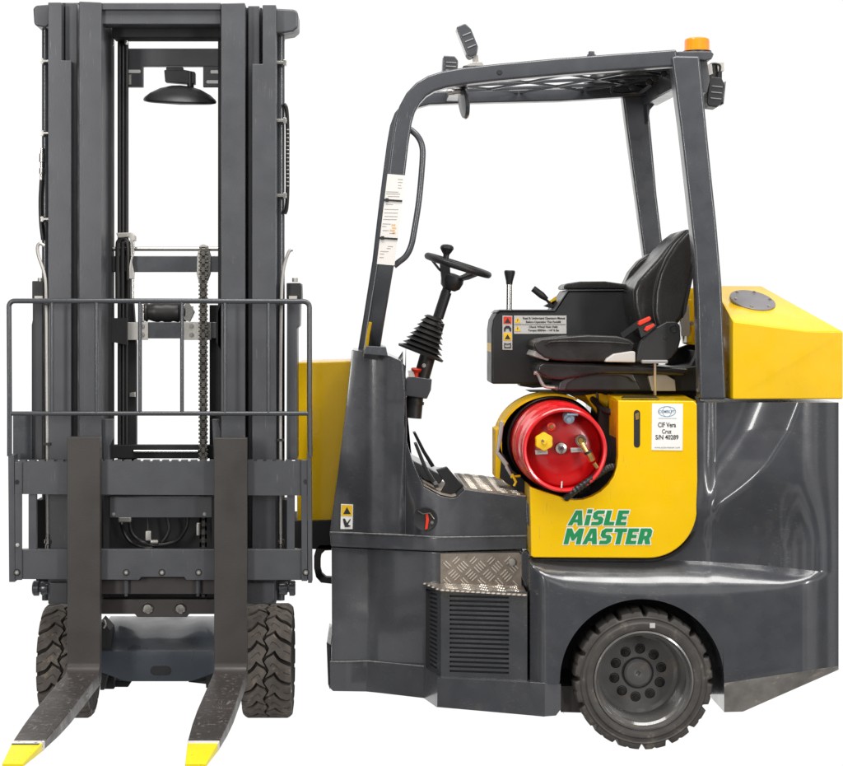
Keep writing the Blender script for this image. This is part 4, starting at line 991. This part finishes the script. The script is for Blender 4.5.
# side cylinders, clamps and hoses
b = MB(); b.cyl(P(280.5,600,YM+.12), P(280.5,31,YM+.12), .0145, 20); b.cyl(P(280.5,41,YM+.12), P(280.5,38,YM+.12), .0155, 20); b.build('lift_cylinder', 'guard', mst)
b = MB(); b.cyl(P(45.5,600,YM+.12), P(45.5,27,YM+.12), .0125, 20); b.build('lift_cylinder', 'guard', mst)
for yy_ in (62.5, 120.5, 195.5):
    b = MB(); b.slab([(276.5,yy_-1.5),(283,yy_-1.5),(283,yy_-3),(286.5,yy_-2.5),(286.5,yy_+3),(283,yy_+3),(283,yy_+1.5),(276.5,yy_+1.5)], YM+.07, YM+.10); b.build('pipe_clamp', 'steel', mst, bevel=.001)
for yy_ in (61, 133, 219):
    b = MB(); b.slab([(40.5,yy_-2.5),(43,yy_-3),(44,yy_-1),(49,yy_-1),(49,yy_+1.2),(44,yy_+1.2),(43,yy_+3),(40.5,yy_+2.5)], YM+.07, YM+.10); b.build('pipe_clamp', 'steel', mst, bevel=.001)
b = MB(); b.tube(spline([P(284,104,YM+.1), P(286.5,110,YM+.1), P(287.5,130,YM+.1), P(287.5,160,YM+.1), P(287.5,190,YM+.1), P(286.5,208,YM+.1), P(284.5,214,YM+.1)]), .007, 10); hs = b.build('side_hose', 'rubberhose', mst)
b = MB()
for yy_ in range(130, 190, 4): b.lathe([(.0068,-.0022),(.0074,0),(.0068,.0022)], P(287.5,yy_,YM+.1), (0,0,1), 12)
b.build('hose_marking', 'zinc', hs)
b = MB(); b.tube(spline([P(41.5,180,YM+.1), P(40.5,200,YM+.1), P(41,222,YM+.1), P(43,240,YM+.1)]), .007, 10); hs = b.build('side_hose', 'rubberhose', mst)
b = MB(); b.lathe([(.004,0),(.006,0),(.006,.03),(.009,.032),(.009,.05),(.006,.052),(.006,.07),(.010,.072),(.010,.10),(.006,.102),(.005,.12),(0,.12)], P(41.5,183,YM+.1), (.02,0,1), 12); b.build('hose_coupling', 'steel', hs)
b = MB(); b.tube(spline([P(48,560,YM-.0), P(46.8,400,YM-.0), P(46,300,YM-.0), P(44.5,275,YM-.0), P(38.5,256,YM-.0), P(37.5,247,YM-.0), P(40,243.5,YM-.0), P(44.5,246,YM-.0)], 8), .0055, 10); b.build('hydraulic_pipe', 'zinc', mst)
b = MB(); b.tube(spline([P(281,560,YM-.0), P(280.5,400,YM-.0), P(281.5,300,YM-.0), P(283.5,270,YM-.0), P(288,254,YM-.0), P(291,250,YM-.0), P(293,250,YM-.0)], 8), .0055, 10); b.build('hydraulic_pipe', 'zinc', mst)
for a, yy_ in ((46.5,444),(281,440),(281,304),(46,304)):
    b = MB(); b.pbox(a-3.5, a+3.5, yy_-1.2, yy_+1.2, YM-.012, YM+.0); b.build('pipe_clip', 'black', mst)
for a in (48, 281):
    b = MB(); b.lathe([(0,0),(.009,0),(.009,.014),(.006,.016),(.012,.02),(.012,.032),(.007,.034),(.006,.05),(0,.05)], P(a,549,YM), (0,0,1), 10); b.build('pipe_union', 'steel', mst)
# tilt brackets beside the mast
b = MB(); b.slab([(32.5,283),(43,283),(43,460),(31.5,460),(31.5,325),(32.5,320)], YM+.05, YM+.2); tb_ = b.build('side_bracket', 'mast', mst, bevel=.004)
b = MB(); b.slab([(32,281),(43.5,281),(43.5,299),(32,299)], YM+.04, YM+.06); b.build('bracket_cap', 'black', tb_, bevel=.003)
b = MB(); b.slab([(287,284),(301,283),(301.5,300),(300,302),(299.5,326),(297,328),(297,460),(286.5,460)], YM+.05, YM+.2); tb_ = b.build('side_bracket', 'mast', mst, bevel=.004)
b = MB(); b.slab([(286.5,283),(300.5,283),(301.5,287),(301.5,299),(286.5,299)], YM+.04, YM+.06); b.build('bracket_cap', 'black', tb_, bevel=.003)
for x0 in (34.5, 289):
    b = MB(); b.slab([(x0,296),(x0+8,296),(x0+8,300.5),(x0,300.5)], YM+.025, YM+.039); b.build('bracket_clip', 'zinc', tb_); b = MB(); b.cyl(P(x0+6,282,YM+.05), P(x0+6,278,YM+.05), .010, 10); b.build('bracket_fitting', 'zinc', tb_, bevel=.001)
b = MB(); b.slab([(13,415),(32,415),(32,460),(13,460)], YM+.03, YM+.06); b.build('side_sheet', 'guard', mst)
b = MB(); b.slab([(102,419),(113,419),(113,438),(109,446),(109,462),(103,462)], YM+.02, YM+.05); b.build('roller_bracket', 'mast', mst, bevel=.003); b = MB(); b.slab([(212,419),(218,419),(221,431),(221,462),(214,462)], YM+.02, YM+.05); b.build('roller_bracket', 'mast', mst, bevel=.003)
# lower interior
b = MB(); b.pbox(101, 221, 478, 604, YM+.16, YM+.24); b.pbox(36, 48, 500, 590, YM+.10, YM+.2); b.pbox(276, 290, 500, 590, YM+.1, YM+.2); b.build('lower_cross_member', 'dark', mst)
for pts, r_ in (([(121,521),(124,532),(130,541),(140,546),(152,547),(163,541),(169,530),(167,516)], .0065), ([(129,520),(132,533),(141,541),(156,545),(176,541),(186,528),(188,515)], .0065), ([(147,515),(148,530),(149,540)], .005)):
    b = MB(); b.tube(spline([P(a, c_, YM+.09 + .01*math.sin(a)) for a, c_ in pts]), r_, 10); b.build('hydraulic_hose', 'rubberhose', mst)
for x0, x1, y0, y1 in ((118,131,517,522.5),(145,151,531,541),(196,200,523,536),(150,158,540,544)):
    b = MB(); b.slab([(x0,y0),(x1,y0),(x1,y1),(x0,y1)], YM+.06, YM+.08); b.build('hose_fitting', 'zinc', mst, bevel=.004)

# ---- carriage
YK = .025
car = MB()
tops = []
xx = 10.0; up_ = True
o_ = [(10,460)]
while xx < 306:
    o_ += [(xx, 460 if up_ else 461.6), (xx + (6 if up_ else 3.5), 460 if up_ else 461.6)]
    xx += 6 if up_ else 3.5
    up_ = not up_
o_ += [(309,460),(309,495.5),(10,494)]
car.slab(o_, YK, YK+.035)
cr = car.build('carriage', 'mast', fl)
b = MB(); b.slab([(10,549.5),(309,549.5),(309,580),(186,580),(184,577),(141,577),(139,580),(10,579)], YK, YK+.035); b.build('lower_bar', 'mast', cr, bevel=.002)
b = MB(); b.slab([(8,455),(14,455),(15,582),(9,582)], YK-.01, YK+.06); b.slab([(14.5,462),(22,462),(22,580),(15,580)], YK-.008, YK-.001); b.build('side_plate', 'mast', cr, bevel=.002)
b = MB(); b.slab([(307,452),(311,452),(312,583),(308,583)], YK-.01, YK+.06); b.slab([(301,460),(307,460),(307.5,581),(301.5,581)], YK-.008, YK-.001); b.build('side_plate', 'mast', cr, bevel=.002)
b = MB(); b.slab([(28.5,494.5),(36,494.5),(36,550),(28.5,550)], YK+.003, YK+.03); b.build('upright', 'mast', cr); 
b = MB(); b.slab([(287,495.5),(294.5,495.5),(294.5,550),(287,550)], YK+.003, YK+.03); b.build('upright', 'mast', cr)
b = MB(); b.slab([(109.5,497),(212,497),(212,517.5),(109.5,517.5)], YK+.04, YK+.06); mp_ = b.build('middle_plate', 'mast', cr, bevel=.002)
for a, c_ in ((113.5,514),(204.5,514)): bolt(P(a,c_,YK+.04), .004, .003, mp_, hexa=False)
b = MB(); b.slab([(104,496),(109,496),(109,550),(104,550)], YK+.04, YK+.08); b.slab([(212,496),(215,496),(215,550),(212,550)], YK+.04, YK+.08); b.build('inner_web', 'dark', cr)
b = MB()
first = None
for a, c_ in ((17,572.3),(126.3,572.3),(162,572.3),(198.7,572.3),(305.8,572.3)):
    p = P(a, c_, YK-.009 if a < 20 or a > 300 else YK)
    bb = MB(); bb.lathe([(0,.003),(.003,.003),(.003,.005),(.0075,.005),(.0085,.003),(.0085,0)], p, (0,-1,0), 20); bb.mi = 1; bb.lathe([(0,.0031),(.0042,.0031),(.0042,.0058),(0,.0058)], p, (0,-1,0), 6)
    bo = bb.build('bolt', ['steel','zinc'], cr)
    bb = MB(); bb.lathe([(.0086,.001),(.0115,.001),(.0115,-.001),(.0086,-.001)], p, (0,-1,0), 20, closed=True); bb.build('washer', 'dark', bo)
b.bm.free()
b = MB(); 
for a, c_ in ((17,482),(305.8,481.5)): b.lathe([(0,.0005),(.0075,.0005),(.0075,-.001)], P(a,c_,YK-.009), (0,-1,0), 16)
b.build('bolt_hole', 'dark', cr)
b = MB(); b.lathe([(0,.004),(.006,.003),(.007,0)], P(17.5,545,YK-.009), (0,-1,0), 14); b.build('grease_nipple', 'zinc', cr)
# worn stencil marks on the upper bar
b = MB()
for x0, x1, y0, y1 in ((56,66,464,467),(56,65,481,486),(252,266,483,486.5)):
    b.slab([(x0,y0),(x1,y0+.4),(x1-1,y1),(x0+1,y1-.3)], YK-.0006, YK+.001)
b.bm.free()
# rollers
for x0, x1, cy_ in ((33,49,588),(279,296,588)):
    b = MB(); b.lathe(([(0,0),(.022,0),(.026,.004),(.026,.020),(.014,.022),(.014,.026),(.022,.028),(.024,.032),(.022,.052),(0,.054)] if x0 < 100 else [(0,0),(.022,.002),(.024,.02),(.022,.028),(.014,.03),(.014,.034),(.026,.036),(.026,.052),(.022,.056),(0,.056)]) , P(x0,cy_,YM+.02), (1,0,0), 28); b.build('side_roller', 'guard', cr)
b = MB(); b.slab([(49,582),(68,582),(68,604),(52,604),(49,600)], YM-.02, YM+.1); b.build('roller_block', 'mast', mst, bevel=.006)
b = MB(); b.slab([(246,582),(275,582),(275,600),(270,603.5),(246,603.5)], YM-.02, YM+.1); b.build('roller_block', 'mast', mst, bevel=.006)
b = MB(); b.slab([(101,580),(140,580),(142,577.5),(184,577.5),(186,580),(215,580),(215,594),(101,594)], YM-.03, YM+.1); lb = b.build('lower_beam', 'fork', mst, bevel=.002)
for a in (126, 198):
    b = MB(); b.cyl(P(a,580,YM-.04), P(a,593,YM-.04), .010, 14); b.cyl(P(a,593,YM-.04), P(a,596,YM-.04), .006, 10); b.build('stop_pin', 'mast', lb)

# backrest frame
YF = YK - .004
b = MB(); rr = 6
fr = [(9.5,456),(9.5,400),(9,307)] + arcpts((14.5,306.5), 5.5, 180, 270, 6) + [(160,301)] + arcpts((303.5,307.5), 6, 270, 360, 6) + [(309.5,400),(310,456)]
b.tube([P(a, c_, YF) for a, c_ in fr], .0085, 12)
lbk = b.build('load_backrest', 'guard', fl)
b = MB(); b.cyl(P(10,413.5,YF), P(309,413.5,YF), .0075, 12); b.build('cross_bar', 'guard', lbk)
vb0 = None
for a in (52, 96.5, 140, 182, 225, 268.5):
    if vb0 is None:
        b = MB(); b.cyl(P(a,413,YF), P(a,302,YF), .0065, 12); vb0 = b.build('upright_bar', 'guard', lbk); a0x = a
    else: clone(vb0, (P(a,300,YF) - P(a0x,300,YF)), lbk)

# forks
def fork(cxpx, ytop, name='fork'):
    cx = (cxpx - VX) * S(-.02); b = MB(); zt = P(0, ytop, -.02).z
    w2 = .0545
    zb_ = .272
    side = [(-.02, zt), (.022, zt), (.022, .236), (.0, .226), (-.70, .226)]
    # sweep: profile list of (y, z_top, z_bot, halfwidth)
    secs = []
    b.verts_faces([(cx-w2,-.02,zt),(cx+w2,-.02,zt),(cx+w2,.022,zt),(cx-w2,.022,zt),(cx-w2,-.02,zb_+.03),(cx+w2,-.02,zb_+.03),(cx+w2,.022,.25),(cx-w2,.022,.25)], [(0,1,2,3),(0,1,5,4),(1,2,6,5),(2,3,7,6),(3,0,4,7)])
    path = [(-.02,zb_+.03,.022,.25),(-.0225,zb_+.018,.018,.238),(-.030,zb_+.009,.008,.230),(-.042,zb_+.003,-.005,.2275),(-.06,zb_,-.03,.227)]
    ring = []
    for (yt, ztp, yb, zbt) in path: ring.append([(cx-w2,yt,ztp),(cx+w2,yt,ztp),(cx+w2,yb,zbt),(cx-w2,yb,zbt)])
    for (y_, ztp, zbt, hw) in [(-.35,zb_-.001,.227,w2),(-.62,zb_-.003,.229,w2),(-.80,zb_-.005,.233,.0515),(-1.0,zb_-.008,.240,.0445)]: ring.append([(cx-hw,y_,ztp),(cx+hw,y_,ztp),(cx+hw,y_,zbt),(cx-hw,y_,zbt)])
    flat = [p for r_ in ring for p in r_]; fs = []
    for i in range(len(ring)-1):
        for j in range(4): fs.append((i*4+j, i*4+(j+1)%4, i*4+4+(j+1)%4, i*4+4+j))
    n_ = len(ring)-1; fs.append((n_*4, n_*4+1, n_*4+2, n_*4+3))
    b.verts_faces(flat, fs)
    o = b.build('fork', ['fork','forkworn'], fl, ang=25, bevel=.0025)
    for p in o.data.polygons:
        if p.center.y + WL[o].y < -.06: p.material_index = 1
    for nm, m_, y0, y1, h0, h1 in (('white_band','tip_white',-1.0,-1.028,.0450,.0425),('painted_tip','tip_yellow',-1.028,-1.235,.0425,.028)):
        b = MB(); e_ = .0008
        t0, t1 = (.264, .263) if nm == 'white_band' else (.263, .256); b0, b1 = (.240, .241) if nm == 'white_band' else (.241, .248)
        b.verts_faces([(cx-h0,y0,t0+e_),(cx+h0,y0,t0+e_),(cx+h0,y0,b0-e_),(cx-h0,y0,b0-e_),(cx-h1,y1,t1+e_),(cx+h1,y1,t1+e_),(cx+h1,y1,b1-e_),(cx-h1,y1,b1-e_)], [(0,1,2,3),(7,6,5,4),(0,1,5,4),(1,2,6,5),(2,3,7,6),(3,0,4,7)])
        b.build(nm, m_, o, bevel=.002)
    return o, cx
f1, cx1 = fork(83.5, 437); f2, cx2 = fork(230.5, 438)
b = MB(); b.verts_faces([(cx1-.040,-1.034,.2648),(cx1+.036,-1.034,.2648),(cx1+.035,-1.046,.2646),(cx1-.040,-1.046,.2646),(cx1-.040,-1.034,.258),(cx1+.036,-1.034,.258),(cx1+.035,-1.046,.258),(cx1-.040,-1.046,.258)], [(0,1,2,3),(4,5,6,7),(0,1,5,4),(1,2,6,5),(2,3,7,6),(3,0,4,7)]); b.build('bare_stripe', 'fork', f1)

# ---- front axle
b = MB(); b.slab([(101,599),(217,599),(217,614),(189,614),(187,617),(137,617),(135,614),(101,614)], .12, .16); xb = b.build('axle_beam', 'fork', fl, bevel=.003)
for a in (148,180.5):
    b = MB(); b.lathe([(0,.014),(.014,.013),(.0175,.009),(.0175,.0),(.024,-.0005),(.024,-.003)], P(a,608,.12), (0,-1,0), 24); b.build('bolt', 'steel', xb)
# housing: profile in YZ, rounded top, swept in X
YA = .20
b = MB()
zA = lambda py, Y: P(0, py, Y).z
prof_yz = [(.44, zA(616,.44)), (.40, zA(619,.40)), (.345, zA(624,.345)), (.30, zA(630,.30)), (.25, zA(639,.25)), (.20, zA(648,.20)), (.178, zA(651,.178)), (.176, zA(656,.176)), (.18, zA(680,.18)), (.42, zA(678,.18))]
xl, xr = x(100,.18), x(217,.18)
nseg = 24; ring = []
for i in range(nseg + 1):
    t = i / nseg; X = xl + (xr - xl) * t
    r_ = []
    wv = .006*math.sin(t*9+.5) + .004*math.sin(t*17)
    for k, (yy_, zz_) in enumerate(prof_yz):
        z2 = zz_ + (wv if k in (1,2,3) else 0)
        if k in (8, 9):
            z2 = zz_ + .032 * max(0, abs(t-.5)*2 - .55) / .45 - .004
        r_.append((X, yy_, z2))
    ring.append(r_)
flat = [p for r_ in ring for p in r_]; m_ = len(prof_yz); fs = []
for i in range(nseg):
    for j in range(m_): fs.append((i*m_+j, i*m_+(j+1)%m_, (i+1)*m_+(j+1)%m_, (i+1)*m_+j))
fs += [tuple(range(m_)), tuple(nseg*m_+k for k in range(m_))]
b.verts_faces(flat, fs)
ah = b.build('axle_housing', 'axle', fl, ang=50)
b = MB(); b.slab([(155,666)] + arcpts((155,670.5), 4.6, 270, 90, 8)[1:] + arcpts((166.5,670.5), 4.6, 90, -90, 8), .1755, .179); b.build('housing_slot', 'dark', ah)
b = MB(); b.slab([(101,620),(110,630),(112,655),(104,690),(100,690)], .19, .30); b.build('axle_mount', 'dark', ah, bevel=.002); b = MB(); b.slab([(102,676),(114,676),(114,689),(103,689)], .25, .40); b.build('axle_mount', 'dark', ah, bevel=.002); b = MB(); b.slab([(114,680),(131,682),(128,687),(114,687)], .30, .40); b.build('axle_mount', 'dark', ah, bevel=.002); b = MB(); b.slab([(205,672),(215,668),(215,688),(206,688)], .25, .4); b.build('axle_mount', 'dark', ah, bevel=.002); b = MB(); b.slab([(188,682),(206,680),(206,684)], .25, .4); b.build('axle_mount', 'dark', ah, bevel=.002)
b = MB(); b.tube(spline([P(101,622,.17), P(104,619,.165), P(106,624,.165), P(104,628,.17)]), .003, 8); b.build('grease_pipe', 'zinc', ah)

# ---- front wheels (axis along X)
RW = .205; YWc = .55; WZ = RW + .001
def front_wheel(xc, par=fl):
    W2 = .088
    core = MB(); rg = RW - .014
    core.lathe([(.115,-W2*.92),(.15,-W2*1.0),(.178,-W2*.99),(.186,-W2*.95),(rg,-W2*.86),(rg+.001,0),(rg,W2*.86),(.186,W2*.95),(.178,W2*.99),(.15,W2*1.0),(.115,W2*.92)], (xc,YWc,WZ), (1,0,0), 72, closed=True)
    disc = MB(); disc.lathe([(.12,-W2*.8),(.122,-W2*.9),(.115,-W2*.9),(.11,-W2*.4),(0,-W2*.4),(0,W2*.25),(.06,W2*.25),(.10,W2*.4),(.108,W2*.88),(.118,W2*.95),(.122,W2*.88)], (xc,YWc,WZ), (1,0,0), 56)
    wh = disc.build('wheel', 'hub', par)
    ty = core.build('tyre', 'tyrecore', wh)
    # lugs
    N_ = 17; lg = MB(); pitch = 2*PI/N_
    def gw(a): return pitch * lerp([(0,0),(.32,.36),(.62,-.02),(1,-.22)], a)
    def pt(u, v, r_):   # u -1..1 across, v angle
        tt_ = (v / pitch) % 1.0; u = u + (.26 * abs(tt_*2-1) - .13) * max(0, 1 - abs(u)*1.4)
        edge = max(0, abs(u) - .80) / .20
        rr_ = r_ - .013 * edge**1.5 
        return Vector((xc + u*W2, YWc - math.cos(v)*rr_, WZ + math.sin(v)*rr_))
    nu = 10
    for i in range(N_):
        for sgn in (-1, 1):
            v0 = i*pitch + (0 if sgn < 0 else pitch*.5)
            us = [sgn*(.035 + (1.0-.035)*k/nu) for k in range(nu+1)]
            def g_(a):   # chevron lug
                return gw(a)
            def ext(a, s_): return 0
            T0 = []; T1 = []
            for k, u in enumerate(us):
                a = abs(u); c0 = v0 + g_(a)
                inset = .05*pitch*(1 if k == 0 else 0)
                T0.append((u, c0 + .09*pitch + inset)); T1.append((u, c0 + .91*pitch - inset - .04*pitch*a))
            for k in range(nu):
                if k == 0: pass
                ins = .0
                mid0 = (T0[k], T0[k+1], T1[k+1], T1[k])
                vs_ = [pt(u, v, RW) for (u, v) in mid0] + [pt(u, v, RW-.015) for (u, v) in mid0]
                M3 = 6
                # subdivide around for curvature
                for m3 in range(M3):
                    ta, tb2 = m3/M3, (m3+1)/M3
                    q4 = []
                    for rr_ in (RW, RW-.015):
                        for (A_, B_, tt) in ((T0[k],T1[k],ta),(T0[k+1],T1[k+1],ta),(T0[k+1],T1[k+1],tb2),(T0[k],T1[k],tb2)):
                            q4.append(pt(A_[0], A_[1] + (B_[1]-A_[1])*tt, rr_))
                    fs_ = [(0,1,2,3)]
                    if k == 0: fs_.append((3,0,4,7))
                    if k == nu-1: fs_.append((1,2,6,5))
                    if m3 == 0: fs_.append((0,1,5,4))
                    if m3 == M3-1: fs_.append((2,3,7,6))
                    lg.verts_faces(q4, fs_)
                # outer shoulder drop
            u = sgn*1.0; 
            for m3 in range(3):
                a0_ = T0[nu][1] + (T1[nu][1]-T0[nu][1])*m3/3; a1_ = T0[nu][1] + (T1[nu][1]-T0[nu][1])*(m3+1)/3
                lg.verts_faces([pt(u,a0_,RW), pt(u,a1_,RW), pt(u*1.02,a1_,RW-.012), pt(u*1.02,a0_,RW-.012)], [(0,1,2,3)])
            # sipe: thin dark groove proxy as shallow raised rib
    bmesh.ops.remove_doubles(lg.bm, verts=lg.bm.verts, dist=1e-5)
    sp = MB()
    for i in range(N_):
        for sgn in (-1, 1):
            v0 = i*pitch + (0 if sgn < 0 else pitch*.5)
            for mid, a0, a1 in ((.5,.18,.55),(.5,.72,.98)):
                for k in range(6):
                    q4 = []
                    for a in (a0+(a1-a0)*k/6, a0+(a1-a0)*(k+1)/6):
                        v = v0 + gw(a) + mid*pitch
                        q4.append((sgn*a, v))
                    sp.face([pt(q4[0][0], q4[0][1]-.006, RW+.0006), pt(q4[1][0], q4[1][1]-.006, RW+.0006), pt(q4[1][0], q4[1][1]+.006, RW+.0006), pt(q4[0][0], q4[0][1]+.006, RW+.0006)])
    lug = lg.build('tread', 'tyre', wh, ang=40)
    sp.build('sipe', 'tyrecore', wh, recalc=False)
    return wh
# x centres
xcR = ((241+290)/2 - VX) * S(.36); xcL = ((36+86)/2 - VX) * S(.36)
front_wheel(xcR); front_wheel(xcL)

# ================================================================= CAMERA, WORLD, LIGHT
cam = bpy.data.cameras.new('camera'); co = bpy.data.objects.new('camera', cam); COL.objects.link(co)
co.location = (0, -CD, H); co.rotation_euler = (PI/2, 0, 0)
cam.sensor_width = 36; cam.sensor_fit = 'HORIZONTAL'; cam.lens = F / 843 * 36
cam.shift_x = (421.5 - VX) / 843; cam.shift_y = -(383 - VY) / 843
cam.clip_end = 200
sc.camera = co
w = bpy.data.worlds.new('World'); sc.world = w; w.use_nodes = True
nt = w.node_tree; N = nt.nodes; L = nt.links
bg = N['Background']
tc = N.new('ShaderNodeTexCoord'); sx = N.new('ShaderNodeSeparateXYZ'); L.new(tc.outputs['Generated'], sx.inputs[0])
def maprange(src, a, b_, c, d):
    m_ = N.new('ShaderNodeMapRange'); m_.interpolation_type = 'SMOOTHSTEP'
    m_.inputs[1].default_value = a; m_.inputs[2].default_value = b_; m_.inputs[3].default_value = c; m_.inputs[4].default_value = d
    L.new(src, m_.inputs[0]); return m_.outputs[0]
def mul(a, b_):
    m_ = N.new('ShaderNodeMath'); m_.operation = 'MULTIPLY'; L.new(a, m_.inputs[0]); L.new(b_, m_.inputs[1]); return m_.outputs[0]
# white in front of the camera, dimming added behind and below to darken reflections
cyc = maprange(sx.outputs['Y'], .25, .60, 0, 1)
low_ = maprange(sx.outputs['Z'], -.55, -.40, 0, 1)
fac = mul(cyc, low_)
st = N.new('ShaderNodeMapRange'); st.inputs[3].default_value = .24; st.inputs[4].default_value = 1.04; L.new(fac, st.inputs[0])
# added behind the camera: bright and dim noise patches that vary the reflections
mpw = N.new('ShaderNodeMapping'); mpw.inputs['Scale'].default_value = (3.2, 3.2, 1.5); L.new(tc.outputs['Generated'], mpw.inputs[0])
nw = N.new('ShaderNodeTexNoise'); nw.inputs['Scale'].default_value = 1.0; nw.inputs['Detail'].default_value = 2; L.new(mpw.outputs[0], nw.inputs['Vector'])
refl_patches = maprange(nw.outputs['Fac'], .47, .60, .07, .75)
L.new(refl_patches, st.inputs[3])
L.new(st.outputs[0], bg.inputs[1]); bg.inputs[0].default_value = (1, .995, .985, 1)
def area(name, loc, target, sx_, sy_, power, col=(1,1,1)):
    l = bpy.data.lights.new(name, 'AREA'); l.shape = 'RECTANGLE'; l.size = sx_; l.size_y = sy_; l.energy = power; l.color = col
    o = bpy.data.objects.new(name, l); COL.objects.link(o); o.location = loc
    o.rotation_euler = (Vector(target) - Vector(loc)).to_track_quat('-Z', 'Y').to_euler()
    return o
area('overhead_lamp', (.6, -1.2, 4.8), (.4, .5, .8), 4.5, 1.3, 230, (1,.985,.96))
area('softbox_front', (-4.2, -7.2, 2.6), (0, 0, 1.2), 1.0, 3.2, 225, (1,.99,.97))
area('softbox_side', (5.2, -6.6, 2.8), (.6, 0, 1.0), .8, 3.2, 240, (1,.985,.96))
sc.view_settings.view_transform = 'Standard'; sc.view_settings.look = 'None'; sc.view_settings.exposure = 0; sc.view_settings.gamma = 1
sc.render.engine = 'CYCLES'
